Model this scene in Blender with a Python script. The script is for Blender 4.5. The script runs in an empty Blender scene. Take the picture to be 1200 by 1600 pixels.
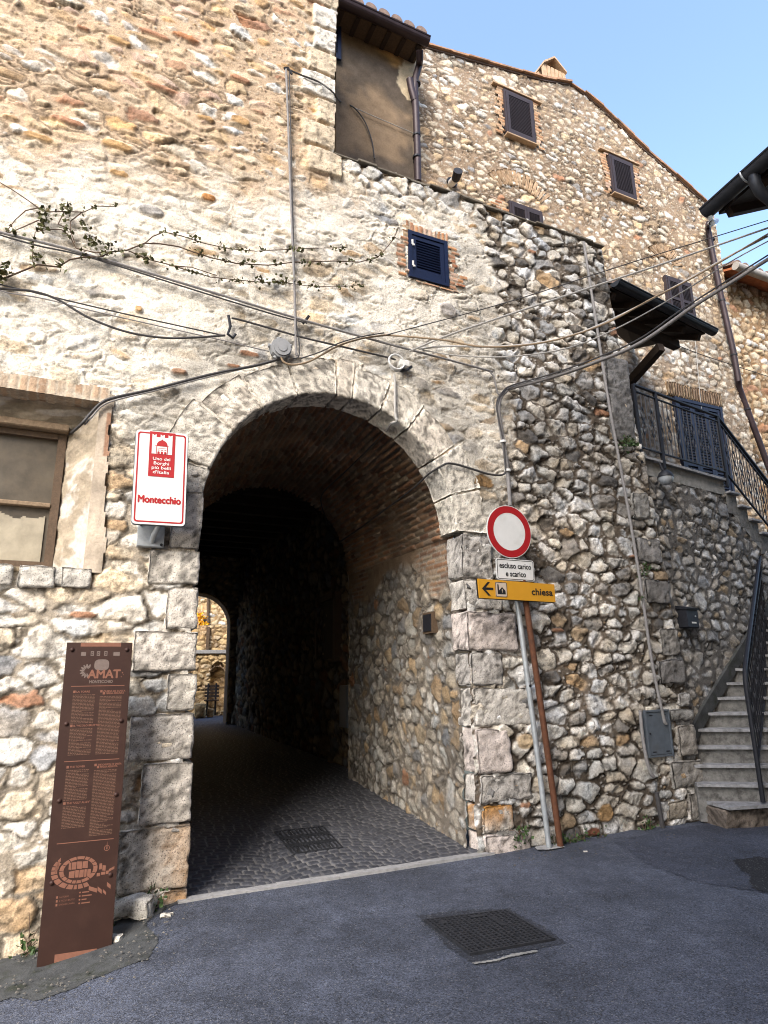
import bpy, math, random
import numpy as np
from mathutils import Vector, Matrix

# ------------------------------------------------------------------ camera
sc = bpy.context.scene
COL = sc.collection
H = 1.65
PITCH, ROLL = math.radians(14.3), math.radians(-0.85)
YF = math.radians(25.5)
cam_d = bpy.data.cameras.new('camera')
cam = bpy.data.objects.new('camera', cam_d)
COL.objects.link(cam)
cam_d.sensor_fit = 'VERTICAL'
cam_d.sensor_height = 36.0
cam_d.lens = 36.0 * 1000 / 1600
cam_d.clip_start = 0.05
cam_d.clip_end = 1000
_f = Vector((0, math.cos(PITCH), math.sin(PITCH)))
_u0 = Vector((0, -math.sin(PITCH), math.cos(PITCH)))
_r0 = Vector((1, 0, 0))
_c, _s = math.cos(ROLL), math.sin(ROLL)
_r = _c * _r0 + _s * _u0
_u = -_s * _r0 + _c * _u0
_m = Matrix((( _r.x, _u.x, -_f.x, 0), (_r.y, _u.y, -_f.y, 0), (_r.z, _u.z, -_f.z, H), (0, 0, 0, 1)))
cam.matrix_world = _m
sc.camera = cam

# ------------------------------------------------------------------ light
SUN_EL, SUN_H = math.radians(40), (-0.30, -0.954)
SUN_AZ = math.atan2(SUN_H[0], SUN_H[1])            # clockwise from +Y
world = bpy.data.worlds.new('World')
sc.world = world
world.use_nodes = True
wn = world.node_tree
bg = wn.nodes['Background']
sky = wn.nodes.new('ShaderNodeTexSky')
sky.sky_type = 'NISHITA'
sky.sun_disc = False
sky.sun_elevation = SUN_EL
sky.sun_rotation = SUN_AZ
sky.altitude = 300
sky.air_density = 1.0
sky.dust_density = 2.5
sky.ozone_density = 1.3
wn.links.new(sky.outputs[0], bg.inputs[0])
bg.inputs[1].default_value = 0.15
sun_d = bpy.data.lights.new('sun', 'SUN')
sun_d.energy = 1.5
sun_d.angle = math.radians(32)
sun_d.color = (1.0, 0.945, 0.87)
sun = bpy.data.objects.new('sun', sun_d)
COL.objects.link(sun)
_sd = Vector((SUN_H[0] * math.cos(SUN_EL), SUN_H[1] * math.cos(SUN_EL), math.sin(SUN_EL)))
sun.rotation_euler = _sd.to_track_quat('Z', 'Y').to_euler()
sun.location = (-10, -20, 30)
sc.view_settings.view_transform = 'Standard'
sc.view_settings.look = 'None'
sc.view_settings.exposure = 1.9
sc.view_settings.gamma = 1.0
sc.cycles.max_bounces = 6
sc.cycles.diffuse_bounces = 4
sc.cycles.use_denoising = True
sc.cycles.use_adaptive_sampling = False
sc.cycles.sample_clamp_indirect = 3.0
sc.cycles.filter_width = 1.05

# ------------------------------------------------------------------ rays and planes
CAM = np.array([0, 0, H])

def ray(x, y):
    X = (x - 600) / 1000
    Y = -(y - 800) / 1000
    X, Y = _c * X - _s * Y, _s * X + _c * Y
    return np.array([X, math.cos(PITCH) - math.sin(PITCH) * Y, math.sin(PITCH) + math.cos(PITCH) * Y])

class Frame:
    """A vertical plane: s runs along it, d out of it towards the street, z up."""
    def __init__(self, o, yaw, d=0.0):
        self.u = np.array([math.cos(yaw), math.sin(yaw), 0])
        self.n = np.array([math.sin(yaw), -math.cos(yaw), 0])
        self.o = np.array([o[0], o[1], 0.0]) + self.n * d
    def P(self, s, d, z):
        s, d, z = np.asarray(s, float), np.asarray(d, float), np.asarray(z, float)
        s, d, z = np.broadcast_arrays(s, d, z)
        return self.o + s[..., None] * self.u + d[..., None] * self.n + z[..., None] * np.array([0, 0, 1.0])
    def px(self, x, y, d=0.0):
        r = ray(x, y)
        k = self.n @ (self.o + self.n * d - CAM) / (self.n @ r)
        p = CAM + k * r
        return float((p - self.o) @ self.u), float(p[2])
    def at(self, x, y, d=0.0):
        s, z = self.px(x, y, d)
        return self.P(s, d, z)

O = (-1.56, 5.48)
FA = Frame(O, YF)                       # front wall with the arch
GA = Frame(O, YF, -1.8)                 # gabled house
PLF = Frame(O, YF, -1.6)                # plastered house
SW = Frame((3.354, 7.879), math.radians(34))   # stair wall
H2 = Frame(O, YF, -2.0)                 # house beyond
MT = np.array([-math.sin(math.radians(20.5)), math.cos(math.radians(20.5)), 0])

def TP(s, t, z):                        # tunnel: section parallel to the front wall swept along MT
    return FA.P(s, np.zeros_like(np.asarray(s, float)), z) + np.asarray(t, float)[..., None] * MT

def TNpx(x, y, t):
    r = ray(x, y)
    A = FA.o
    k = ((A - CAM) @ FA.n + t * (MT @ FA.n)) / (r @ FA.n)
    p = CAM + k * r
    return float((p - A - t * MT) @ FA.u), float(p[2])

def gz(x, y):                           # street level
    s = (np.asarray(x) - FA.o[0]) * FA.u[0] + (np.asarray(y) - FA.o[1]) * FA.u[1]
    a = np.maximum(-s - 0.02, 0)
    return -0.17 * a * a / (a + 0.25) * np.clip(1.3 - a * .05, .5, 1.3) * .93

# ------------------------------------------------------------------ noise
def _hash(ix, iy, seed):
    ix = ix.astype(np.int64).astype(np.uint32)
    iy = iy.astype(np.int64).astype(np.uint32)
    h = ix * np.uint32(374761393) + iy * np.uint32(668265263) + np.uint32((seed * 1442695041 + 12345) & 0xffffffff)
    h = (h ^ (h >> np.uint32(13))) * np.uint32(1274126177)
    h = (h ^ (h >> np.uint32(16))) * np.uint32(2246822519)
    h = h ^ (h >> np.uint32(15))
    return (h & np.uint32(0xffffff)).astype(np.float32) / np.float32(0x1000000)

def vnoise(x, y, seed=0):
    ix, iy = np.floor(x), np.floor(y)
    fx, fy = (x - ix).astype(np.float32), (y - iy).astype(np.float32)
    fx = fx * fx * (3 - 2 * fx); fy = fy * fy * (3 - 2 * fy)
    a = _hash(ix, iy, seed); b = _hash(ix + 1, iy, seed)
    c = _hash(ix, iy + 1, seed); d = _hash(ix + 1, iy + 1, seed)
    return a + (b - a) * fx + (c - a) * fy + (a - b - c + d) * fx * fy

def fbm(x, y, seed=0, oct=4, gain=0.5):
    t = 0; a = 1.0; n = 0
    for k in range(oct):
        t = t + a * vnoise(x * 2.03 ** k + 17.3 * k, y * 2.03 ** k - 9.1 * k, seed + 31 * k)
        n += a; a *= gain
    return t / n

def ridged(x, y, seed=0, oct=3):
    t = 0; a = 1.0; n = 0
    for k in range(oct):
        t = t + a * (1 - np.abs(2 * vnoise(x * 2.1 ** k + 5.3 * k, y * 2.1 ** k + 3.1 * k, seed + 17 * k) - 1))
        n += a; a *= .5
    return t / n

def sstep(a, b, x):
    t = np.clip((x - a) / (b - a), 0, 1)
    return t * t * (3 - 2 * t)

# ------------------------------------------------------------------ masonry
WHITE = (.60, .565, .50); CREAM = (.54, .45, .33); GREY = (.30, .285, .265); DGREY = (.15, .14, .13)
TAN = (.40, .29, .18); OCHRE = (.41, .26, .125); BRICK = (.35, .19, .115); PINK = (.47, .33, .25); WARM = (.50, .38, .24)

def rubble(x, y, ax, ay, mort, relief, pal, wts, mcol, seed, big=.22, smear=0.0, chips=.5, warp=.18, jit=.75, tilt=.2, dirt=.4, crev=.5):
    x = x.astype(np.float64); y = y.astype(np.float64)
    xw = x + warp * ax * (fbm(x * 2.2 / ay * .25, y * 2.2 / ay * .25, seed + 1, 3) - .5) * 2 + .030 * (vnoise(x * 21, y * 21, seed + 4) - .5)
    yw = y + warp * ay * (fbm(x * 2.2 / ay * .25 + 50, y * 2.2 / ay * .25, seed + 2, 3) - .5) * 2 + .026 * (vnoise(x * 21 + 70, y * 21, seed + 5) - .5)
    k = (ay / ax) ** .8
    X = xw * k; cx = ax * k
    gj = np.floor(yw / ay); 
    best = np.full(x.shape, 1e9); bi = np.zeros(x.shape); bj = np.zeros(x.shape); bX = np.zeros(x.shape); bY = np.zeros(x.shape)
    def seeds(i, j):
        sh = _hash(j, j * 0 + 7, seed + 3)
        sx = (i + .5 + jit * (_hash(i, j, seed + 10) - .5) + sh) * cx
        sy = (j + .5 + jit * .8 * (_hash(i, j, seed + 11) - .5)) * ay
        r = _hash(i, j, seed + 12)
        w = np.where(r < big, -1e3, (r - .55) * .55 * ay)      # some cells give way to bigger neighbours
        return sx, sy, w
    def lp(a, b): return (np.abs(a) ** 2.5 + np.abs(b) ** 2.5) ** (1 / 2.5)
    R = [(di, dj) for dj in (-2, -1, 0, 1, 2) for di in (-2, -1, 0, 1, 2)]
    def cell(di, dj):
        j = gj + dj
        i = np.floor(X / cx - _hash(j, j * 0 + 7, seed + 3)) + di
        return i, j
    for di, dj in R:
        i, j = cell(di, dj)
        sx, sy, w = seeds(i, j)
        d = lp(X - sx, yw - sy) - w
        m = d < best
        best = np.where(m, d, best); bi = np.where(m, i, bi); bj = np.where(m, j, bj); bX = np.where(m, sx, bX); bY = np.where(m, sy, bY)
    e = np.zeros(x.shape)
    for di, dj in R:
        i, j = cell(di, dj)
        sx, sy, w = seeds(i, j)
        d = lp(X - sx, yw - sy) - w
        same = (i == bi) & (j == bj)
        ee = np.where(same | (w < -100), 1e3, (d - best) * .5)
        e = e + np.exp(-330 * np.minimum(ee, .9))      # soft minimum rounds the corners
    e = -np.log(np.maximum(e, 1e-150)) / 330
    r1 = _hash(bi, bj, seed + 20); r2 = _hash(bi, bj, seed + 21); r3 = _hash(bi, bj, seed + 22); r4 = _hash(bi, bj, seed + 23)
    nb = fbm(x * 14, y * 14, seed + 6, 3)
    mw = mort * (.45 + 1.1 * r4) * (.6 + .8 * fbm(x * 3, y * 3, seed + 7, 2)) + (nb - .5) * .026 + (vnoise(x * 55, y * 55, seed + 37) - .5) * .007 - .004
    bev = .007 + .010 * r3
    p = sstep(0, 1, (e - mw) / bev)
    # stone surface
    dx, dy = (X - bX) / k, yw - bY
    fac = ridged(x * 7 + r1 * 40, y * 9 + r2 * 40, seed + 8, 3)
    h = relief * (.35 + .75 * r2) + np.clip(tilt * ((r1 - .5) * dx + (r3 - .5) * dy * 1.6), -.03, .03)
    h = h + (fac - .55) * relief * .55 + (fbm(x * 30, y * 30, seed + 9, 3) - .5) * .016
    q5 = _hash(bi, bj, seed + 24); q6 = _hash(bi, bj, seed + 25)
    pl1 = (r1 - .5) * 1.5 * dx + (q5 - .5) * 1.9 * dy + .25 * relief; pl2 = (q6 - .5) * 1.5 * dx + (r4 - .5) * 1.9 * dy + .25 * relief
    h = h + np.clip(np.minimum(0, np.minimum(pl1, pl2)) * .55, -.032, 0) * min(1.0, relief / .022)
    dome = np.clip((e - mw) / (ay * .42), 0, 1)
    h = h + relief * .12 * dome
    hm = (fbm(x * 11, y * 11, seed + 13, 4) - .5) * (.008 + .30 * relief)
    col_m = np.array(mcol)[None, :] * (.7 + .6 * fbm(x * 5, y * 5, seed + 14, 4))[:, None]
    # stone colour
    cw = np.cumsum(wts) / np.sum(wts)
    idx = np.searchsorted(cw, r1 * .9999)
    base = np.array(pal)[idx] * (.78 + .44 * r3)[:, None]
    mot = fbm(x * 9 + r2 * 30, y * 13, seed + 15, 4)
    hf = fbm(x * 46, y * 60, seed + 33, 3)
    hv = vnoise(x * 75, y * 75, seed + 38)
    base = base * (.26 + .66 * mot + .62 * hf + .22 * hv)[:, None]
    tint = fbm(x * 4, y * 4 + 9, seed + 16, 3)[:, None]
    base = base * (1 + (tint - .5) * np.array([[.25, .0, -.35]]))
    strata = 1 - .30 * sstep(.80, .97, ridged(x * 4 + r2 * 30, y * 15 + r1 * 20, seed + 34, 2)) * sstep(.4, .6, fbm(x * 2.3, y * 2.3, seed + 35, 3))
    base = base * strata[:, None]
    crack = 1 - .55 * sstep(.93, 1.0, ridged(x * 6 + r4 * 20, y * 11 + r1 * 9, seed + 18, 2))
    base = base * crack[:, None]
    spk = sstep(.60, .70, fbm(x * 22, y * 22, seed + 17, 3)) * dirt * sstep(.36, .56, fbm(x * 1.7, y * 1.7, seed + 19, 3))
    base = base * (1 - .70 * spk)[:, None]
    # chips pressed into wide joints
    if chips > 0:
        cs = ay * .30
        gx2, gy2 = np.floor(x / (cs * 1.5)), np.floor(y / cs)
        b2 = np.full(x.shape, 1e9); s2 = np.full(x.shape, 1e9); i2 = np.zeros(x.shape); j2 = np.zeros(x.shape)
        for di in (-1, 0, 1):
            for dj in (-1, 0, 1):
                i, j = gx2 + di, gy2 + dj
                sx = (i + .5 + .8 * (_hash(i, j, seed + 40) - .5)) * cs * 1.5; sy = (j + .5 + .8 * (_hash(i, j, seed + 41) - .5)) * cs
                d = np.sqrt(((x - sx) / 1.4) ** 2 + (y - sy) ** 2)
                m = d < b2
                s2 = np.where(m, b2, np.minimum(s2, d)); i2 = np.where(m, i, i2); j2 = np.where(m, j, j2); b2 = np.where(m, d, b2)
        q1 = _hash(i2, j2, seed + 42)
        e2 = (s2 - b2) * .5
        pc = sstep(.004, .012, e2) * (q1 < chips) * (1 - sstep(-.012, .002, e - mw))
        q2 = np.searchsorted(cw, _hash(i2, j2, seed + 43) * .9999)
        cc = np.array(pal)[q2] * (.6 + .7 * mot)[:, None]
        hm = hm + pc * (relief * .45 + .006)
        col_m = col_m * (1 - pc)[:, None] + cc * pc[:, None]
    if smear > 0:
        # lime wash / mortar smeared over the stones
        cov = sstep(.36, .60, fbm(x * 1.6, y * 2.2, seed + 50, 4) + .25 * (r4 - .5)) * smear
        base = base * (1 - cov)[:, None] + (np.array(mcol)[None, :] * (.72 + .56 * mot)[:, None]) * cov[:, None]
        h = h * (1 - .55 * cov) + .008 * cov
        hm = hm + .45 * relief * smear
    hh = hm * (1 - p) + h * p
    col = col_m * (1 - p)[:, None] + base * p[:, None]
    cre = np.exp(-((e - mw * .75) / .0065) ** 2) * sstep(.44, .58, fbm(x * 3.1 + 5, y * 4.1, seed + 36, 4))
    hh = hh - .012 * cre; col = col * (1 - crev * cre)[:, None]
    return hh, np.clip(col, .005, .85)

def bricks(x, y, bw, bh, mort, seed, pal=None, wts=None, mcol=(.34, .28, .22), relief=.010, rough=.5):
    pal = pal or [BRICK, (.44, .23, .12), (.30, .13, .07), PINK, TAN]; wts = wts or [4, 3, 2, 2, 1]
    x = x + .02 * (fbm(x * 3, y * 3, seed, 3) - .5); y = y + .02 * (fbm(x * 3 + 9, y * 3, seed + 1, 3) - .5)
    j = np.floor(y / bh); xo = x / bw + .5 * (j % 2) + .3 * _hash(j, j, seed)
    i = np.floor(xo)
    fx = (xo - i); fy = y / bh - j
    e = np.minimum(np.minimum(fx, 1 - fx) * bw, np.minimum(fy, 1 - fy) * bh)
    r1 = _hash(i, j, seed + 2); r2 = _hash(i, j, seed + 3)
    nb = fbm(x * 30, y * 30, seed + 4, 3)
    p = sstep(0, .008, e - mort * .5 * (.5 + r2) + (nb - .5) * .012)
    cw = np.cumsum(wts) / np.sum(wts)
    base = np.array(pal)[np.searchsorted(cw, r1 * .9999)] * (.6 + .5 * nb + .3 * r2)[:, None]
    cm = np.array(mcol)[None, :] * (.65 + .7 * nb)[:, None]
    h = p * (relief * (.5 + r2)) + (nb - .5) * .008 * rough
    return h, cm * (1 - p)[:, None] + base * p[:, None]

# ------------------------------------------------------------------ mesh plumbing
WLOC = {}

def link(o, parent=None):
    COL.objects.link(o)
    if parent is not None:
        o.parent = parent
    return o

def tag(o, label=None, cat=None, group=None, kind=None):
    if label: o['label'] = label
    if cat: o['category'] = cat
    if group: o['group'] = group
    if kind: o['kind'] = kind
    return o

def thing(name, label, cat, loc=(0, 0, 0), group=None):
    o = bpy.data.objects.new(name, None)
    o.empty_display_size = .2
    o.location = [float(v) for v in loc]
    COL.objects.link(o)
    WLOC[o.name] = np.array(o.location)
    return tag(o, label, cat, group)

def base_of(parent):
    return WLOC[parent.name] if parent is not None else np.zeros(3)

def np_mesh(name, V, Fq, mat, parent=None, col=None, smooth=True, F3=None):
    V = np.asarray(V, np.float64).reshape(-1, 3) - base_of(parent)
    me = bpy.data.meshes.new(name)
    Fq = np.asarray(Fq, np.int32).reshape(-1, 4) if Fq is not None else np.zeros((0, 4), np.int32)
    F3 = np.asarray(F3, np.int32).reshape(-1, 3) if F3 is not None else np.zeros((0, 3), np.int32)
    me.vertices.add(len(V)); me.vertices.foreach_set('co', V.astype(np.float32).ravel())
    nl = Fq.size + F3.size
    me.loops.add(nl); me.loops.foreach_set('vertex_index', np.concatenate([Fq.ravel(), F3.ravel()]))
    me.polygons.add(len(Fq) + len(F3))
    st = np.concatenate([np.arange(len(Fq)) * 4, Fq.size + np.arange(len(F3)) * 3]).astype(np.int32)
    me.polygons.foreach_set('loop_start', st)
    me.polygons.foreach_set('use_smooth', np.full(len(st), smooth))
    me.update(calc_edges=True)
    me.validate()
    if col is not None:
        a = me.attributes.new('Col', 'FLOAT_COLOR', 'POINT')
        c = np.ones((len(V), 4), np.float32); c[:, :3] = col
        a.data.foreach_set('color', c.ravel())
    me.materials.append(mat)
    o = bpy.data.objects.new(name, me)
    link(o, parent)
    WLOC[o.name] = base_of(parent)
    return o

def grid(a0, a1, b0, b1, res):
    na, nb = max(2, int(round((a1 - a0) / res)) + 1), max(2, int(round((b1 - b0) / res)) + 1)
    A, B = np.meshgrid(np.linspace(a0, a1, na), np.linspace(b0, b1, nb), indexing='ij')
    idx = np.arange(na * nb).reshape(na, nb)
    F = np.stack([idx[:-1, :-1], idx[1:, :-1], idx[1:, 1:], idx[:-1, 1:]], -1).reshape(-1, 4)
    return A.ravel(), B.ravel(), F

def masked(V, F, col, keep):
    """keep: bool per vertex; drop faces touching a dropped vertex"""
    k = keep[F].all(1)
    F = F[k]
    used = np.zeros(len(keep), bool); used[F.ravel()] = True
    mp = np.cumsum(used) - 1
    return V[used], mp[F], (col[used] if col is not None else None)

class MB:
    """collects simple shapes; build() links them as ONE mesh object"""
    def __init__(self): self.v = []; self.f = []
    def add(self, V, F):
        n = len(self.v); self.v += [tuple(float(c) for c in p) for p in V]
        self.f += [tuple(int(i) + n for i in f) for f in F]; return self
    def hexa(self, c):   # 8 corners: bottom 4, top 4
        return self.add(c, [(0, 3, 2, 1), (4, 5, 6, 7), (0, 1, 5, 4), (1, 2, 6, 5), (2, 3, 7, 6), (3, 0, 4, 7)])
    def fbox(self, fr, s0, s1, d0, d1, z0, z1):
        P = fr.P
        return self.hexa([P(s0, d0, z0), P(s1, d0, z0), P(s1, d1, z0), P(s0, d1, z0), P(s0, d0, z1), P(s1, d0, z1), P(s1, d1, z1), P(s0, d1, z1)])
    def bbox(self, fr, s0, s1, d0, d1, z0, z1, b=.006):  # bevelled box
        s = [s0, s1]; 
        pts = []; 
        def ring(z, i): 
            return [fr.P(s0 + i, d0 + i, z), fr.P(s1 - i, d0 + i, z), fr.P(s1 - i, d1 - i, z), fr.P(s0 + i, d1 - i, z)]
        R = [ring(z0, b), ring(z0 + b, 0), ring(z1 - b, 0), ring(z1, b)]
        V = [p for r in R for p in r]
        F = [(3, 2, 1, 0), (12, 13, 14, 15)]
        for k in range(3):
            for q in range(4):
                F.append((k * 4 + q, k * 4 + (q + 1) % 4, k * 4 + 4 + (q + 1) % 4, k * 4 + 4 + q))
        return self.add(V, F)
    def tube(self, pts, r, n=8, cap=True):
        pts = [Vector([float(c) for c in p]) for p in pts]
        rr = r if isinstance(r, (list, tuple)) else [r] * len(pts)
        V, F = [], []
        prev = None
        for i, p in enumerate(pts):
            t = (pts[min(i + 1, len(pts) - 1)] - pts[max(i - 1, 0)])
            if t.length < 1e-9: t = Vector((0, 0, 1))
            t.normalize()
            if prev is None:
                a = Vector((0, 0, 1)) if abs(t.z) < .9 else Vector((1, 0, 0))
                x = t.cross(a).normalized()
            else:
                x = (prev - t * prev.dot(t)).normalized()
            prev = x; y = t.cross(x)
            for k in range(n):
                a = 2 * math.pi * k / n
                V.append(p + x * (rr[i] * math.cos(a)) + y * (rr[i] * math.sin(a)))
        for i in range(len(pts) - 1):
            for k in range(n):
                F.append((i * n + k, i * n + (k + 1) % n, (i + 1) * n + (k + 1) % n, (i + 1) * n + k))
        if cap:
            F.append(tuple(range(n - 1, -1, -1))); F.append(tuple((len(pts) - 1) * n + k for k in range(n)))
        return self.add(V, F)
    def bar(self, a, b, w, h=None):   # square bar between two points
        a, b = Vector([float(c) for c in a]), Vector([float(c) for c in b]); h = h or w
        t = (b - a).normalized(); up = Vector((0, 0, 1)) if abs(t.z) < .95 else Vector((FA.n[0], FA.n[1], 0))
        x = t.cross(up).normalized() * w / 2; y = x.cross(t).normalized() * h / 2
        return self.hexa([a - x - y, a + x - y, a + x + y, a - x + y, b - x - y, b + x - y, b + x + y, b - x + y])
    def prism(self, fr, poly, d0, d1):   # polygon in (s, z) extruded between d0 and d1
        n = len(poly)
        V = [fr.P(s, d0, z) for s, z in poly] + [fr.P(s, d1, z) for s, z in poly]
        F = [tuple(range(n)), tuple(range(2 * n - 1, n - 1, -1))] + [(i, i + n, (i + 1) % n + n, (i + 1) % n) for i in range(n)]
        return self.add(V, F)
    def flat(self, fr, poly, d):
        return self.add([fr.P(s, d, z) for s, z in poly], [tuple(range(len(poly)))])
    def disc(self, fr, s, z, r, d0, d1, n=48):
        return self.prism(fr, [(s + r * math.cos(2 * math.pi * k / n), z + r * math.sin(2 * math.pi * k / n)) for k in range(n)], d0, d1)
    def build(self, name, mat, parent=None, smooth=False):
        me = bpy.data.meshes.new(name)
        b = base_of(parent)
        me.from_pydata([(p[0] - b[0], p[1] - b[1], p[2] - b[2]) for p in self.v], [], self.f)
        me.materials.append(mat)
        import bmesh
        bm = bmesh.new(); bm.from_mesh(me); bmesh.ops.recalc_face_normals(bm, faces=bm.faces); bm.to_mesh(me); bm.free()
        if smooth:
            me.polygons.foreach_set('use_smooth', [True] * len(me.polygons))
            try: me.set_sharp_from_angle(angle=math.radians(40))
            except Exception: pass
        o = bpy.data.objects.new(name, me)
        link(o, parent)
        WLOC[o.name] = b
        return o

_tc = {}
def text_geo(body):
    if body not in _tc:
        cu = bpy.data.curves.new('lettering', 'FONT'); cu.body = body; cu.size = 1.0; cu.align_x = 'CENTER'; cu.resolution_u = 3
        ob = bpy.data.objects.new('lettering', cu); COL.objects.link(ob)
        dg = bpy.context.evaluated_depsgraph_get()
        me = bpy.data.meshes.new_from_object(ob.evaluated_get(dg))
        V = [(v.co.x, v.co.y) for v in me.vertices]; Fc = [tuple(p.vertices) for p in me.polygons]
        bpy.data.objects.remove(ob); bpy.data.curves.remove(cu); bpy.data.meshes.remove(me)
        _tc[body] = (V, Fc)
    return _tc[body]

def text(mb, fr, body, s, z, size, d, sx=1.0, width=None, align='C', bold=0.0):
    V, Fc = text_geo(body)
    if not V: return
    xs = [v[0] for v in V]; w = max(xs) - min(xs); mid = (max(xs) + min(xs)) / 2
    kx = size * sx
    if width: kx = width / w
    off = {'C': 0, 'L': w / 2, 'R': -w / 2}[align]
    for k, db in enumerate([(0, 0), (bold, 0), (-bold, 0), (0, bold), (0, -bold)][:5 if bold else 1]):
        mb.add([fr.P(s + (x - mid + off) * kx + db[0], d + k * .0001, z + y * size + db[1]) for x, y in V], Fc)

# ------------------------------------------------------------------ materials
def mat(name, col=(.5, .5, .5), rough=.7, metal=0.0, noise=0.0, nscale=8.0, bump=0.0, bscale=60.0, attr=False, spec=.3, dark=None, dscale=3.0, damt=0.0, pits=0.0):
    m = bpy.data.materials.new(name); m.use_nodes = True
    nt = m.node_tree; N = nt.nodes; L = nt.links
    b = N['Principled BSDF']
    b.inputs['Roughness'].default_value = rough; b.inputs['Metallic'].default_value = metal
    b.inputs['Specular IOR Level'].default_value = spec
    geo = N.new('ShaderNodeNewGeometry')
    def nz(scale, det=6, ro=.6):
        t = N.new('ShaderNodeTexNoise'); t.inputs['Scale'].default_value = scale; t.inputs['Detail'].default_value = det; t.inputs['Roughness'].default_value = ro
        L.new(geo.outputs['Position'], t.inputs['Vector']); return t
    if attr:
        a = N.new('ShaderNodeAttribute'); a.attribute_name = 'Col'; c = a.outputs['Color']
    else:
        r = N.new('ShaderNodeRGB'); r.outputs[0].default_value = (*col, 1); c = r.outputs[0]
    if noise:
        t = nz(nscale)
        mr = N.new('ShaderNodeMapRange'); mr.inputs[1].default_value = .25; mr.inputs[2].default_value = .75
        mr.inputs[3].default_value = 1 - noise; mr.inputs[4].default_value = 1 + noise
        L.new(t.outputs['Fac'], mr.inputs[0])
        mx = N.new('ShaderNodeMix'); mx.data_type = 'RGBA'; mx.blend_type = 'MULTIPLY'; mx.inputs[0].default_value = 1
        L.new(c, mx.inputs[6]); L.new(mr.outputs[0], mx.inputs[7]); c = mx.outputs[2]
    if damt:
        t = nz(dscale, 8, .7)
        mr = N.new('ShaderNodeMapRange'); mr.inputs[1].default_value = .5; mr.inputs[2].default_value = .68
        mr.inputs[3].default_value = 0; mr.inputs[4].default_value = damt
        L.new(t.outputs['Fac'], mr.inputs[0])
        mx = N.new('ShaderNodeMix'); mx.data_type = 'RGBA'
        L.new(mr.outputs[0], mx.inputs[0]); L.new(c, mx.inputs[6]); mx.inputs[7].default_value = (*(dark or (0, 0, 0)), 1); c = mx.outputs[2]
    hs = []
    if pits:
        t = nz(95, 3, .5)
        mr = N.new('ShaderNodeMapRange'); mr.inputs[1].default_value = .56; mr.inputs[2].default_value = .68
        mr.inputs[3].default_value = 0; mr.inputs[4].default_value = pits
        L.new(t.outputs['Fac'], mr.inputs[0])
        mx = N.new('ShaderNodeMix'); mx.data_type = 'RGBA'; mx.inputs[7].default_value = (.06, .055, .05, 1)
        L.new(mr.outputs[0], mx.inputs[0]); L.new(c, mx.inputs[6]); c = mx.outputs[2]
    L.new(c, b.inputs['Base Color'])
    if bump:
        t = nz(bscale, 8, .65)
        bp = N.new('ShaderNodeBump'); bp.inputs['Strength'].default_value = min(1, bump); bp.inputs['Distance'].default_value = .012 if bump <= 1 else .012 * bump
        L.new(t.outputs['Fac'], bp.inputs['Height']); L.new(bp.outputs[0], b.inputs['Normal'])
    return m

M = {}
M['stone'] = mat('rubble_stone', attr=True, rough=.92, noise=.36, nscale=75, bump=.8, bscale=60, spec=.15, pits=.35)
M['block'] = mat('travertine_block', attr=True, rough=.9, noise=.22, nscale=70, bump=1.0, bscale=45, spec=.15, pits=.75)
M['plaster'] = mat('old_plaster', attr=True, rough=.95, noise=.18, nscale=40, bump=.5, bscale=70, spec=.1)
M['brick'] = mat('old_brick', attr=True, rough=.92, noise=.25, nscale=60, bump=.7, bscale=70, spec=.12)
M['cobble'] = mat('basalt_cobble', attr=True, rough=.62, noise=.25, nscale=50, bump=.5, bscale=80, spec=.35)
M['black_iron'] = mat('black_iron', (.018, .019, .024), .55, .3, .25, 40, .2, 120)
M['zinc'] = mat('galvanised_steel', (.36, .385, .40), .45, .45, .22, 14, .1, 60)
M['rust_post'] = mat('rusty_brown_paint', (.10, .040, .020), .75, .1, .35, 25, .3, 60, dark=(.06, .025, .015), damt=.5, dscale=6)
M['corten'] = mat('brown_coated_steel', (.030, .0125, .0085), .55, .1, .12, 7, .05, 90, dark=(.055, .026, .018), damt=.35, dscale=5)
M['corten_print'] = mat('salmon_print', (.165, .072, .046), .7, 0, .15, 40)
M['corten_print_dim'] = mat('dim_print', (.115, .062, .04), .7, 0, .25, 60)
M['corten_grey'] = mat('grey_print', (.13, .098, .084), .7, 0, .15, 40)
M['sign_white'] = mat('sign_white', (.58, .58, .565), .45, 0, .05, 9, 0, dark=(.40, .385, .35), damt=.35, dscale=6)
M['sign_red'] = mat('sign_red', (.30, .010, .013), .45, 0, .06, 12)
M['sign_yellow'] = mat('sign_yellow', (.50, .245, .018), .45, 0, .08, 6, dark=(.5, .22, .02), damt=.25, dscale=9)
M['sign_black'] = mat('sign_black', (.012, .012, .013), .5)
M['sign_grey'] = mat('sign_grey', (.10, .11, .12), .5, .3)
M['picto'] = mat('pictogram_grey', (.46, .38, .30), .5)
M['blue_paint'] = mat('dark_blue_paint', (.0050, .0105, .036), .45, 0, .25, 20, .1, 50)
M['brown_shutter'] = mat('dark_brown_shutter', (.034, .025, .027), .6, 0, .25, 20)
M['cable_black'] = mat('black_cable', (.05, .047, .047), .7, 0, .3, 30)
M['cable_grey'] = mat('grey_cable', (.20, .19, .185), .7, 0, .25, 30)
M['cable_pale'] = mat('pale_cable', (.36, .345, .32), .65, 0, .2, 30)
M['cable_tan'] = mat('tan_cable', (.26, .19, .12), .65, 0, .3, 8)
M['gutter'] = mat('brown_gutter', (.040, .027, .030), .5, .2, .3, 8, .1, 40)
M['gutter_black'] = mat('black_gutter', (.030, .033, .040), .5, .3, .3, 10, .15, 40)
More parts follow.
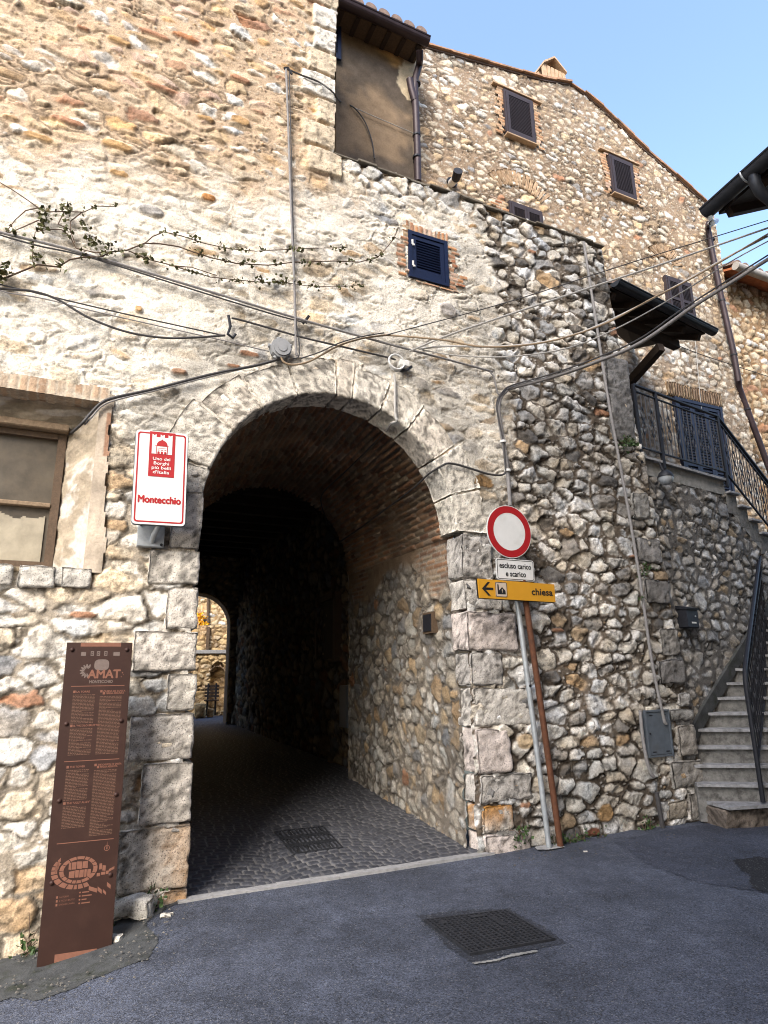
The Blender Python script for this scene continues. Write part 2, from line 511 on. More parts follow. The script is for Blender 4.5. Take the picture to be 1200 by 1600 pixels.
M['gutter_grey'] = mat('grey_gutter', (.36, .33, .29), .6, .2, .2, 10)
M['terracotta'] = mat('roof_tile', (.33, .19, .11), .9, 0, .4, 9, .5, 50, dark=(.13, .11, .09), damt=.9, dscale=3)
M['tile_dark'] = mat('weathered_roof_tile', (.17, .12, .095), .9, 0, .4, 9, .5, 50)
M['wood'] = mat('dark_timber', (.035, .024, .018), .85, 0, .3, 30, .3, 60)
M['wood_pale'] = mat('weathered_wood', (.19, .135, .085), .8, 0, .35, 40, .3, 90)
M['wood_brown'] = mat('brown_wood', (.085, .056, .035), .8, 0, .3, 40, .3, 80)
M['glass'] = mat('dirty_glass', (.080, .066, .048), .35, 0, .45, 5, .05, 30, spec=.5, dark=(.10, .08, .055), damt=.7, dscale=7)
M['paper'] = mat('yellowed_cloth', (.29, .255, .19), .85, 0, .2, 9, .6, 9)
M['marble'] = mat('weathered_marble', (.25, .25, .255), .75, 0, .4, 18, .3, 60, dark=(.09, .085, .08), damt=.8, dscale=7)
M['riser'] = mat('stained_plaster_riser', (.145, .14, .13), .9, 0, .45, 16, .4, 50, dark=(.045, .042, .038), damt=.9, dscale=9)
M['concrete'] = mat('grey_concrete', (.23, .225, .21), .9, 0, .3, 12, .5, 50, dark=(.10, .10, .09), damt=.6, dscale=5)
M['concrete_dark'] = mat('mossy_concrete', (.052, .054, .054), .92, 0, .4, 10, .8, 40, dark=(.022, .026, .014), damt=.8, dscale=7)
M['box_grey'] = mat('painted_metal_door', (.10, .118, .14), .6, .2, .2, 12, .2, 40, dark=(.10, .10, .10), damt=.4, dscale=8)
M['leaf'] = mat('creeper_leaf', (.062, .066, .018), .6, 0, .5, 35, dark=(.10, .055, .02), damt=.8, dscale=18)
M['leaf_green'] = mat('weed_leaf', (.035, .065, .018), .6, 0, .4, 30)
M['flower'] = mat('yellow_flower', (.75, .38, .01), .6, 0, .3, 30)
M['twig'] = mat('creeper_stem', (.10, .065, .045), .85, 0, .3, 40)
M['grate'] = mat('cast_iron', (.034, .036, .042), .6, .5, .4, 30, .3, 90)
M['dark_pit'] = mat('drain_pit', (.006, .006, .006), .95)
M['white_plastic'] = mat('white_plastic', (.62, .61, .58), .5, 0, .1, 20)
M['grey_plastic'] = mat('grey_plastic', (.24, .245, .25), .6, 0, .15, 20)
M['navy'] = mat('navy_door_paint', (.010, .013, .030), .5, 0, .25, 20)
M['chimney'] = mat('tan_brick', (.42, .29, .18), .9, 0, .3, 14, .4, 50)
M['soffit'] = mat('terracotta_soffit', (.33, .11, .045), .85, 0, .3, 12, .3, 40)
M['kerb'] = mat('pale_stone_kerb', (.27, .265, .26), .85, 0, .25, 25, .5, 50)
M['lamp_glass'] = mat('lamp_glass', (.30, .32, .34), .3, 0, .1, 20)
M['shaded_plaster'] = mat('shaded_render', (.105, .07, .045), .95, 0, .35, 7, .5, 40)  # render darkened to carry the shade inside the far arch
M['ochre_plaster'] = mat('ochre_render', (.36, .25, .14), .95, 0, .25, 7, .5, 40)

def asphalt(name, c, dark):
    m = bpy.data.materials.new(name); m.use_nodes = True
    nt = m.node_tree; N = nt.nodes; L = nt.links; b = N['Principled BSDF']
    geo = N.new('ShaderNodeNewGeometry')
    def nz(scale, det, ro=.6):
        t = N.new('ShaderNodeTexNoise'); t.inputs['Scale'].default_value = scale; t.inputs['Detail'].default_value = det; t.inputs['Roughness'].default_value = ro
        L.new(geo.outputs['Position'], t.inputs['Vector']); return t
    def rng(src, a, bb, lo, hi):
        mr = N.new('ShaderNodeMapRange'); mr.inputs[1].default_value = a; mr.inputs[2].default_value = bb; mr.inputs[3].default_value = lo; mr.inputs[4].default_value = hi
        L.new(src, mr.inputs[0]); return mr.outputs[0]
    def mul(c1, f):
        mx = N.new('ShaderNodeMix'); mx.data_type = 'RGBA'; mx.blend_type = 'MULTIPLY'; mx.inputs[0].default_value = 1
        L.new(c1, mx.inputs[6]); L.new(f, mx.inputs[7]); return mx.outputs[2]
    rgb = N.new('ShaderNodeRGB'); rgb.outputs[0].default_value = (*c, 1)
    big = nz(.9, 5, .6); mid = nz(6, 6, .7); vo = N.new('ShaderNodeTexVoronoi'); vo.inputs['Scale'].default_value = 150
    L.new(geo.outputs['Position'], vo.inputs['Vector'])
    wn2 = N.new('ShaderNodeSeparateColor'); L.new(vo.outputs['Color'], wn2.inputs[0])
    col = mul(rgb.outputs[0], rng(big.outputs['Fac'], .3, .7, .58, 1.38))
    col = mul(col, rng(mid.outputs['Fac'], .3, .7, .70, 1.30))
    col = mul(col, rng(wn2.outputs[0], 0, 1, .35, 1.75))
    # pale aggregate showing
    mx = N.new('ShaderNodeMix'); mx.data_type = 'RGBA'; mx.inputs[7].default_value = (.26, .25, .24, 1)
    L.new(rng(wn2.outputs[1], .94, .98, 0, .45), mx.inputs[0]); L.new(col, mx.inputs[6]); col = mx.outputs[2]
    # hairline cracks
    w = nz(1.3, 4); wv = N.new('ShaderNodeTexVoronoi'); wv.feature = 'DISTANCE_TO_EDGE'; wv.inputs['Scale'].default_value = .55
    ad = N.new('ShaderNodeMix'); ad.data_type = 'RGBA'; ad.blend_type = 'ADD'; ad.inputs[0].default_value = .9
    L.new(geo.outputs['Position'], ad.inputs[6]); L.new(w.outputs['Color'], ad.inputs[7]); L.new(ad.outputs[2], wv.inputs['Vector'])
    mx2 = N.new('ShaderNodeMix'); mx2.data_type = 'RGBA'; mx2.inputs[7].default_value = (*dark, 1)
    L.new(rng(wv.outputs['Distance'], .001, .004, .42, 0), mx2.inputs[0]); L.new(col, mx2.inputs[6]); col = mx2.outputs[2]
    L.new(col, b.inputs['Base Color'])
    b.inputs['Roughness'].default_value = .82; b.inputs['Specular IOR Level'].default_value = .3
    bp = N.new('ShaderNodeBump'); bp.inputs['Strength'].default_value = .7; bp.inputs['Distance'].default_value = .006
    L.new(vo.outputs['Distance'], bp.inputs['Height']); L.new(bp.outputs[0], b.inputs['Normal'])
    return m
M['asphalt'] = asphalt('asphalt', (.053, .060, .080), (.015, .015, .018))
M['asphalt_new'] = asphalt('newer_asphalt', (.036, .041, .057), (.012, .012, .015))
M['wet'] = asphalt('wet_asphalt', (.011, .011, .013), (.006, .006, .008))
M['tar'] = asphalt('tar_joint', (.028, .031, .040), (.006, .006, .008))
# ================================================================== STRUCTURE
# ------------------------------------------------------------------ street
def ground_sheet(name, pts_fn, mat_, lift=0.0):
    pass

def street():
    xs = np.concatenate([np.linspace(-60, -8, 18)[:-1], np.linspace(-8, 9, 86), np.linspace(9, 60, 18)[1:]])
    ys = np.concatenate([np.linspace(-60, -4, 16)[:-1], np.linspace(-4, 11, 76)])
    X, Y = np.meshgrid(xs, ys, indexing='ij')
    idx = np.arange(X.size).reshape(X.shape)
    F = np.stack([idx[:-1, :-1], idx[1:, :-1], idx[1:, 1:], idx[:-1, 1:]], -1).reshape(-1, 4)
    x, y = X.ravel(), Y.ravel()
    near = (np.abs(x) < 9) & (y > -4)
    z = gz(x, y) + near * (.03 * (fbm(x * .7, y * .7, 3, 2) - .5))
    t = -((np.stack([x, y, z], -1) - FA.o) @ FA.n)       # depth behind the front wall
    keep = t < .25
    V, F, _ = masked(np.stack([x, y, z], -1), F, None, keep)
    o = np_mesh('road', V, F, M['asphalt']); tag(o, 'dark blue grey asphalt street in front of the stone arch', 'road', kind='structure')
street()

def gzz(x, y):
    near = (np.abs(x) < 9) & (np.asarray(y) > -4)
    return gz(x, y) + near * (.03 * (fbm(np.asarray(x, float) * .7, np.asarray(y, float) * .7, 3, 2) - .5))

def gpx(x, y):                               # pixel -> point on the street
    r = ray(x, y); z = 0.0
    for _ in range(12):
        p = CAM + r * ((z - H) / r[2]); z = float(gzz(np.array([p[0]]), np.array([p[1]]))[0])
    return CAM + r * ((z - H) / r[2])

def pt_in(x, y, poly):
    ins = np.zeros(x.shape, bool); n = len(poly); j = n - 1
    for i in range(n):
        xi, yi = poly[i]; xj, yj = poly[j]
        c = ((yi > y) != (yj > y)) & (x < (xj - xi) * (y - yi) / (yj - yi + 1e-12) + xi)
        ins ^= c; j = i
    return ins

def ground_patch(name, poly, mat_, lift, res=.04, rag=.04, seed=1, kind='structure', bumpy=0.0, col=None):
    p = np.array(poly)
    a, b, F = grid(p[:, 0].min() - .1, p[:, 0].max() + .1, p[:, 1].min() - .1, p[:, 1].max() + .1, res)
    wx = a + rag * 2 * (fbm(a * 3, b * 3, seed, 4) - .5); wy = b + rag * 2 * (fbm(a * 3 + 40, b * 3, seed, 4) - .5)
    keep = pt_in(wx, wy, poly)
    z = gzz(a, b) + lift + bumpy * (fbm(a * 6, b * 6, seed + 3, 4) - .3)
    V, F, _ = masked(np.stack([a, b, z], -1), F, None, keep)
    o = np_mesh(name, V, F, mat_)
    o['kind'] = kind
    return o
def gpoly(*px): return [tuple(gpx(*q)[:2]) for q in px]

ground_patch('asphalt_patch', gpoly((955, 1316), (1010, 1352), (1085, 1380), (1200, 1398), (1330, 1400), (1330, 1270), (1120, 1281), (1060, 1293), (985, 1308)), M['asphalt_new'], .004, .04, .03, 5)
ground_patch('water_stain', gpoly((1143, 1343), (1175, 1338), (1215, 1345), (1230, 1400), (1190, 1396), (1168, 1388), (1172, 1372), (1150, 1362)), M['wet'], .009, .02, .07, 8)
ground_patch('tar_patch', gpoly((652, 1432), (700, 1424), (800, 1420), (850, 1445), (888, 1474), (850, 1483), (790, 1492), (735, 1507), (700, 1485), (672, 1455)), M['tar'], .004, .02, .035, 12)
ground_patch('mortar_spill', gpoly((735, 1506), (775, 1499), (800, 1492), (842, 1486), (846, 1490), (800, 1498), (770, 1505), (740, 1509)), M['concrete'], .009, .01, .02, 15)
ground_patch('concrete_footing', gpoly((835, 1324), (870, 1320), (885, 1325), (860, 1330), (838, 1330)), M['kerb'], .012, .012, .02, 17, bumpy=.01)
ground_patch('concrete_apron', gpoly((-90, 1585), (10, 1566), (115, 1545), (168, 1524), (228, 1503), (244, 1470), (238, 1440), (268, 1420), (285, 1411), (230, 1410), (150, 1432), (-60, 1490), (-160, 1545)), M['concrete_dark'], .003, .010, .10, 21, bumpy=.009)

# ------------------------------------------------------------------ front wall with the arch
AC, AZ, AR = 1.25, 3.10, 1.30                    # arch centre (along the wall), springing height, radius
ARCH = thing('archway_building', 'old rubble stone gatehouse with a round arched passage through its base', 'building', FA.P(AC, 0, 0))

def jamb_r(z): return 2.60 + .045 * np.clip(z, 0, 4) if np.isscalar(z) else 2.60 + .045 * np.clip(z, 0, 4)
def in_arch(s, z, g=0.0):
    low = (z < AZ) & (s > -.06 - g) & (s < 2.62 + g)
    up = (z >= AZ) & ((s - AC) ** 2 + (z - AZ) ** 2 < (AR + g) ** 2)
    return low | up
CORN_Z = [-1, 0.0, .8, 1.6, 2.2, 3.2, 4.4, 4.8, 5.2, 7.4]; CORN_S = [5.82, 5.80, 5.72, 5.66, 5.62, 5.56, 5.46, 5.36, 5.30, 5.11]
def corner(z): return np.interp(z, CORN_Z, CORN_S)
BOUND_Z = [-1, 2.9, 3.3, 3.83, 5.26, 5.93, 6.61, 7.5]; BOUND_S = [2.3, 2.4, 3.05, 3.25, 3.27, 3.20, 3.10, 2.95]
WIN = (-2.75, -.93, 2.50, 3.97)
SH = [FA.px(636, 361), FA.px(700, 452)]
BLUE = (SH[0][0], SH[1][0], FA.px(641, 434)[1], FA.px(636, 361)[1])

def facade_mesh(s0, s1, z0, z1, res, name):
    s, z, F = grid(s0, s1, z0, z1, res)
    n1 = fbm(s * 1.3, z * 1.3, 101, 4) - .5; n2 = fbm(s * 4, z * 4, 102, 3) - .5
    top = 7.33 + .05 * (vnoise(s * 4, s * 0, 5) - .5) + .04 * (vnoise(s * 13, s * 0, 6) - .5)
    tall = s < 1.19 + .05 * (vnoise(z * 5, z * 0, 7) - .5)
    keep = (tall | (z < top)) & (s < corner(z) + .04 * (vnoise(z * 6, z * 0, 9) - .5))
    keep &= ~in_arch(s, z, .02)
    keep &= ~((s > WIN[0]) & (s < WIN[1]) & (z > WIN[2]) & (z < WIN[3]))
    keep &= ~((s > BLUE[0] + .02) & (s < BLUE[1] - .02) & (z > BLUE[2] + .02) & (z < BLUE[3] - .02))
    h = np.zeros(s.shape); col = np.zeros((len(s), 3))
    wB = sstep(-.07, .07, s - np.interp(z, BOUND_Z, BOUND_S) + .45 * n1 + .25 * n2)
    # exposed rubble low on the left and beside the window
    wC = sstep(-.10, .10, (2.95 - .28 * np.clip(s + .95, -1, 2)) - z + .6 * n1 + .2 * n2) * (s < 1)
    strip = sstep(-.08, .08, 3.72 - z + .5 * n1) * (s > -.90) * (s < 1)
    wC = np.maximum(wC, strip)
    wC = wC * (1 - wB)
    lineD = 6.15 + .16 * (s + 2.0) ** 1 + .10 * np.maximum(s, 0) ** 2
    wD = sstep(-.5, .45, z - lineD + 1.3 * n1 + .3 * n2) * (1 - wB) * (1 - wC) * (s < 1.6)
    topcap = sstep(-.12, .1, z - 6.98 + .5 * n1) * (s > 1.1) * (1 - wB)
    wA = np.clip(1 - wB - wC - wD, 0, 1)
    def part(w, fn):
        nonlocal h, col
        m = (w > .001) & keep
        if m.sum() == 0: return
        hh, cc = fn(s[m], z[m]); h[m] += hh * w[m]; col[m] += cc * w[m][:, None]
    part(wA, lambda a, b: rubble(a, b, .29, .105, .016, .014, [WHITE, CREAM, GREY, TAN, OCHRE, (.62, .55, .45)], [30, 30, 8, 9, 3, 24], (.70, .65, .56), 210, big=.25, smear=.84, chips=.35, tilt=.10, dirt=.5, crev=.38))
    part(wB, lambda a, b: rubble(a, b, .235, .125, .011, .026, [(.70, .67, .62), (.62, .59, .53), GREY, DGREY, TAN, BRICK, (.54, .49, .41)], [50, 26, 15, 5, 4, .7, 12], (.135, .108, .082), 320, big=.24, chips=.5, tilt=.24, dirt=.85, crev=.6))
    part(wC, lambda a, b: rubble(a, b, .265, .118, .010, .020, [(.64, .60, .53), CREAM, (.58, .53, .45), TAN, GREY, BRICK], [40, 20, 28, 6, 8, .6], (.31, .265, .205), 430, big=.26, chips=.5, tilt=.18, dirt=.75, crev=.6))
    part(wD, lambda a, b: rubble(a, b + .0 * a, .25, .095, .017, .022, [WHITE, CREAM, TAN, OCHRE, BRICK, PINK, WARM], [26, 28, 14, 8, 6, 12, 18], (.46, .345, .235), 540, big=.24, smear=.36, chips=.45, tilt=.16, dirt=.5, crev=.6))
    # white knobbly stones just under the top edge
    mcap = topcap > .01
    if mcap.any():
        hh, cc = rubble(s[mcap], z[mcap], .24, .16, .012, .035, [WHITE, (.57, .54, .48), GREY], [6, 5, 1], (.36, .30, .23), 660, chips=.4)
        t = topcap[mcap]; h[mcap] = h[mcap] * (1 - t) + hh * t; col[mcap] = col[mcap] * (1 - t)[:, None] + cc * t[:, None]
    # lone warm stones and brick fragments showing through the wash
    for (px, py, w_, h_, c_) in [(185, 230, .30, .09, OCHRE), (105, 190, .28, .06, BRICK), (200, 208, .16, .06, TAN), (185, 272, .16, .06, OCHRE), (325, 310, .13, .08, (.33, .16, .06)), (60, 215, .24, .07, OCHRE),
            (235, 330, .22, .10, GREY), (700, 485, .24, .17, (.36, .33, .30)), (390, 553, .20, .06, BRICK), (365, 572, .14, .04, BRICK), (280, 580, .14, .06, (.36, .22, .14)), (250, 250, .16, .06, TAN), (285, 258, .14, .05, (.34, .25, .17)),
            (215, 483, .06, .06, OCHRE), (322, 187, .18, .05, OCHRE), (375, 125, .22, .07, BRICK), (130, 45, .12, .04, BRICK), (375, 190, .2, .1, OCHRE), (480, 20, .1, .05, TAN), (240, 55, .30, .05, BRICK), (255, 140, .35, .05, BRICK), (290, 60, .28, .06, (.42, .2, .1)),
            (185, 65, .2, .07, OCHRE), (225, 60, .3, .05, TAN), (830, 395, .12, .05, BRICK), (800, 385, .2, .07, TAN), (870, 985, .16, .04, BRICK), (1010, 560, .2, .04, TAN), (130, 960, .20, .05, BRICK), (945, 1270, .20, .18, OCHRE), (820, 1258, .12, .05, BRICK), (925, 1300, .18, .08, (.24, .10, .06)), (820, 1160, .22, .16, WARM), (990, 870, .2, .035, BRICK)]:
        s_, z_ = FA.px(px, py)
        dx = (s - s_ + .03 * n2) / (w_ / 2); dz = (z - z_ + .03 * n1) / (h_ / 2)
        r = np.maximum(np.abs(dx) ** 2.6 + np.abs(dz) ** 2.6, 0)
        q = (1 - sstep(.7, 1.25, r + .8 * n2)) * keep
        mm = q > 0
        if mm.any():
            f = fbm(s[mm] * 18, z[mm] * 25, 77, 4)
            col[mm] = col[mm] * (1 - q[mm])[:, None] + np.array(c_)[None] * (.55 + .9 * f)[:, None] * q[mm][:, None]
            h[mm] = h[mm] * (1 - q[mm]) + (.012 + .03 * f) * q[mm]
    # large-scale tone: shade painted in patches towards the right, soot stains round the arch
    st = fbm(s * .9, z * .7, 109, 4)
    painted_shade = sstep(.40, .60, st) * sstep(1.8, 3.6, s) * .36
    col *= (1 - painted_shade)[:, None]
    soot = sstep(.46, .62, fbm(s * 2.2, z * 2.2, 110, 4)) * np.exp(-((np.hypot(s - AC, z - AZ) - 1.85) / .28) ** 2) * (z > AZ) * .4
    col *= (1 - soot)[:, None]
    # quoin-like large plain faces at the edge of the tall part
    if s1 > 1.2:
        mq = keep & (s > .66) & (s < 1.25) & (z > 7.0)
        zz = z[mq] + .03 * n1[mq]; row = np.floor((zz - 7.0) / .34); fz = (zz - 7.0) / .34 - row
        left = .70 + .28 * _hash(row, row, 61); e = np.minimum(np.minimum(fz, 1 - fz) * .34, s[mq] - left)
        p = sstep(.010, .03, e + .02 * n2[mq])
        f = fbm(s[mq] * 12, z[mq] * 14, 62, 4); b_ = np.where(_hash(row, row, 63)[:, None] > .45, np.array([WHITE]), np.array([CREAM])) * (.6 + .75 * f)[:, None]
        spk = sstep(.56, .68, fbm(s[mq] * 25, z[mq] * 25, 64, 3)); b_ = b_ * (1 - .5 * spk)[:, None]
        col[mq] = col[mq] * (1 - p)[:, None] + b_ * p[:, None]; h[mq] = h[mq] * (1 - p) + (.03 + .03 * f) * p
    edge = np.minimum(sstep(0, .05, corner(z) - s), 1)
    h = h * (.3 + .7 * edge)
    V = FA.P(s, h, z)
    V, F, col = masked(V, F, col, keep)
    return np_mesh(name, V, F, M['stone'], ARCH, col)

facade_mesh(-3.7, 5.86, -.75, 10.3, .0125, 'wall')
o = facade_mesh(-16, -3.7, -1.6, 11.2, .06, 'wall')
o = facade_mesh(-3.7, 1.3, 10.3, 11.2, .05, 'wall')

# body of the building behind its stone skin
mb = MB()
def quadF(mb, a, b, c, d): mb.add([a, b, c, d], [(0, 1, 2, 3)])
P = FA.P
quadF(mb, P(1.19, 0, 7.2), P(1.19, -1.7, 7.2), P(1.19, -1.7, 11.2), P(1.19, 0, 11.2))     # return of the tall part
quadF(mb, P(1.19, 0.0, 7.30), P(5.12, 0.0, 7.30), P(5.12, -1.8, 7.30), P(1.19, -1.8, 7.30))   # top of the low part
quadF(mb, P(5.78, -.01, -.3), P(5.56, -.30, -.3), P(5.25, -.3, 7.30), P(5.12, -.01, 7.30))
quadF(mb, P(5.25, -.30, -.3), P(5.25, -1.8, -.3), P(5.12, -1.8, 7.30), P(5.12, -.3, 7.30))
quadF(mb, P(-16, -.02, 11.19), P(1.3, -.02, 11.19), P(1.3, -3, 11.19), P(-16, -3, 11.19))
quadF(mb, P(-16, -.02, -2), P(-16, -3, -2), P(-16, -3, 11.2), P(-16, -.02, 11.2))
quadF(mb, P(-16, -3, 5.25), P(1.3, -3, 5.25), P(1.3, -3, 11.2), P(-16, -3, 11.2))
mb.build('wall_return', M['ochre_plaster'], ARCH)

# coping: thin dark slabs along the top of the low part
rng = random.Random(4)
mb = MB(); s = 1.16
while s < 5.05:
    w = rng.uniform(.22, .5); e = min(s + w, 5.14)
    z0 = 7.33 + rng.uniform(-.015, .02)
    mb.bbox(FA, s + .006, e, -.30, .03 + rng.uniform(-.01, .02), z0, z0 + .022 + rng.uniform(0, .015), .006); s = e
M['coping'] = mat('mossy_slate', (.16, .14, .11), .95, 0, .4, 14, .6, 40, dark=(.03, .028, .02), damt=.8, dscale=6)
mb.build('coping', M['coping'], ARCH)

# ---- dressed blocks
def block_np(mapper, a0, a1, b0, b1, c0, c1, res=.03, r=.022, amp=.016, seed=0, col=WHITE, dark=.5, stain=None, warp=0.0):
    """rounded, weathered block in (a, b, c) coordinates -> verts, faces, colours"""
    def lin(x0, x1): return np.linspace(x0, x1, max(3, int(round((x1 - x0) / res)) + 1))
    A, B, C_ = lin(a0, a1), lin(b0, b1), lin(c0, c1)
    vs, fs = [], []
    def face(U, Vv, fn):
        n = sum(len(v) for v in vs); u, v = np.meshgrid(U, Vv, indexing='ij')
        vs.append(fn(u.ravel(), v.ravel())); i = np.arange(u.size).reshape(u.shape) + n
        fs.append(np.stack([i[:-1, :-1], i[1:, :-1], i[1:, 1:], i[:-1, 1:]], -1).reshape(-1, 4))
    st = lambda *q: np.stack(np.broadcast_arrays(*q), -1)
    face(A, B, lambda u, v: st(u, v, c0 + 0 * u)); face(A, B, lambda u, v: st(u, v, c1 + 0 * u))
    face(A, C_, lambda u, v: st(u, b0 + 0 * u, v)); face(A, C_, lambda u, v: st(u, b1 + 0 * u, v))
    face(B, C_, lambda u, v: st(a0 + 0 * u, u, v)); face(B, C_, lambda u, v: st(a1 + 0 * u, u, v))
    V = np.concatenate(vs); F = np.concatenate(fs)
    key = np.round(V * 5000).astype(np.int64); _, first, inv = np.unique(key, axis=0, return_index=True, return_inverse=True)
    inv = inv.ravel(); V = V[first]; F = inv[F]
    lo = np.array([a0, b0, c0]) + r; hi = np.array([a1, b1, c1]) - r
    q = np.clip(V, lo, hi); dlt = V - q; L = np.linalg.norm(dlt, axis=1, keepdims=True); L[L == 0] = 1
    nrm = dlt / L
    k = 1 - .5 * fbm(V[:, 0] * 9 + seed, V[:, 1] * 9 + V[:, 2] * 5, seed, 3)[:, None] * 1.2
    V2 = q + nrm * r * k
    if warp > 0:
        V2 = V2 + np.stack([warp * 2 * (fbm(V[:, 1] * 5 + seed, V[:, 0] * 2.5 + V[:, 2], seed + 21, 3) - .5), warp * 1.5 * (fbm(V[:, 0] * 4 + seed, V[:, 2] * 3 + 5, seed + 22, 3) - .5), V[:, 2] * 0], -1)
    x, y = V[:, 0] * 1.0 + V[:, 2] * .7, V[:, 1] * 1.0 - V[:, 2] * .6
    f1 = fbm(x * 6 + seed, y * 7, seed + 1, 3); f2 = fbm(x * 28, y * 28 + seed, seed + 2, 3); f3 = fbm(x * 60, y * 60 + seed, seed + 12, 2); pit = sstep(.60, .70, fbm(x * 20 + seed, y * 34, seed + 3, 3))
    V2 = V2 + nrm * (amp * ((f1 - .5) * 2.0 + (f2 - .5) * .9) - .012 * pit)[:, None]
    c = np.array(col)[None] * (.66 + .5 * f1 + .45 * (f2 - .5) + .5 * (f3 - .5))[:, None]
    spk = sstep(.52, .64, fbm(x * 24 + 7, y * 26 + seed, seed + 5, 4)) * sstep(.30, .5, fbm(x * 2.6, y * 2.6, seed + 6, 3))
    c = c * (1 - dark * spk)[:, None] * (1 - .45 * pit)[:, None]
    if stain is not None:
        w = stain(V) * sstep(.35, .6, fbm(x * 7, y * 7, seed + 8, 4)); c = c * (1 - w)[:, None] + np.array([.40, .22, .09]) * (.5 + f2)[:, None] * w[:, None]
    return mapper(V2[:, 0], V2[:, 1], V2[:, 2]), F, np.clip(c, .01, .8)

def block(name, parent, mapper, dims, **k):
    V, F, c = block_np(mapper, *dims, **k)
    return np_mesh(name, V, F, M['block'], parent, c)

mapF = lambda a, b, c: FA.P(a, c, b)             # a along, b up, c out of the wall
# left jamb
LJ = [(-.62, 2.72, 3.24, .0), (-.52, 2.41, 2.71, .0), (-.34, 2.04, 2.40, .0), (-.56, 1.70, 2.03, 0), (-.40, 1.39, 1.69, 0), (-.72, 1.02, 1.38, 0), (-.62, .56, 1.01, 0), (-.80, .10, .55, .5), (-.42, -.20, .09, .8)]
for i, (s0, z0, z1, sn) in enumerate(LJ):
    s0 = FA.px([265, 230, 258, 206, 258, 200, 218, 180, 239][i], [815, 890, 953, 1020, 1080, 1150, 1235, 1340, 1407][i])[0]
    block('jamb_stone', ARCH, mapF, (s0, -.045 + .012 * i * .6, z0 - .001, z1 + .001, -.55, .045 - .006 * (i % 3)), seed=20 + i, r=.020, amp=.009, warp=.010, col=[(.62, .565, .49), (.65, .60, .52), (.60, .55, .48)][i % 3],
          stain=(lambda V, sn=sn: sn * sstep(-.45, -.05, V[:, 0])) if sn else None, dark=.6)
# right jamb, its foot spreading outwards
RJx = [(740, 735, 790, 835), (738, 838, 770, 905), (730, 905, 785, 950), (735, 954, 807, 1018), (735, 1018, 785, 1072), (742, 1074, 831, 1137), (742, 1139, 798, 1210), (748, 1212, 831, 1258), (752, 1260, 804, 1307), (765, 1309, 829, 1338)]
zr = [3.72, 3.09, 2.61, 2.28, 1.87, 1.52, 1.13, .70, .43, .17, -.10]
for i, q in enumerate(RJx):
    s1 = FA.px(q[2], (q[1] + q[3]) / 2)[0]
    if i == 0: continue
    s0 = 2.575 + .016 * i
    block('jamb_stone', ARCH, mapF, (s0, s1, zr[i + 1] - .006, zr[i] + .004, -.30, .055 - .008 * (i % 3)), seed=50 + i, r=.045, amp=.012, warp=.022, col=[(.60, .525, .475), (.47, .44, .40), (.60, .56, .50)][i % 3],
          stain=(lambda V: .8 * sstep(.2, .5, V[:, 1]) + .5) if i == 8 else None, dark=.7)

# voussoirs
def mapA(a, b, c):                               # a: angle (rad), b: radius, c: out of the wall
    return FA.P(AC + b * np.cos(a), c, AZ + b * np.sin(a))
ang = [0, .30, .62, .95, 1.22, 1.47, 1.60, 1.92, 2.22, 2.52, 2.86, math.pi]
for i in range(len(ang) - 1):
    a0, a1 = ang[i], ang[i + 1]
    ro = AR + [.40, .42, .36, .40, .37, .43, .40, .36, .40, .46, .42][i]
    # work in arc length so that rounding stays even
    Rm = AR + .2
    V, F, c = block_np(lambda a, b, c: mapA(a / Rm, b, c), a0 * Rm + .005, a1 * Rm - .005, AR - .005 * (i % 2), ro, -.33, .034 - .004 * (i % 3), seed=80 + i, r=.014, amp=.008, col=[(.70, .645, .55), (.72, .67, .58), (.70, .63, .53)][i % 3], dark=.62)
    np_mesh('arch_stone', V, F, M['block'], ARCH, c)

# big corner stones on the right edge
for i, (x0, y0, x1, y1, c) in enumerate([(948, 560, 986, 692, (.19, .185, .18)), (1028, 981, 1068, 1026, (.36, .34, .31)), (1026, 1029, 1068, 1070, (.21, .20, .19)), (1056, 1081, 1078, 1104, (.42, .40, .37)),
                                     (1042, 1106, 1083, 1129, (.27, .26, .24)), (1056, 1132, 1091, 1183, (.34, .31, .27)), (1046, 1186, 1099, 1232, (.31, .29, .26)), (1073, 1234, 1110, 1279, (.36, .33, .29)), (1040, 1248, 1071, 1280, (.40, .35, .28)), (985, 770, 1012, 812, (.30, .29, .27)), (990, 840, 1030, 880, (.26, .25, .24)), (1005, 905, 1045, 945, (.22, .21, .2))]):
    sa, zb = FA.px(x0, y1); sb, zt = FA.px(x1, y0)
    sm0 = FA.px(x0, (y0 + y1) / 2)[0]; sm1 = FA.px(x1, (y0 + y1) / 2)[0]
    zm = (FA.px((x0 + x1) / 2, y0)[1], FA.px((x0 + x1) / 2, y1)[1])
    block('quoin', ARCH, mapF, (sm0, min(sm1, float(corner((zm[0] + zm[1]) / 2)) + .01), zm[1], zm[0], -.25, .055), seed=120 + i, r=.04, amp=.016, warp=.025, col=c, dark=.5)

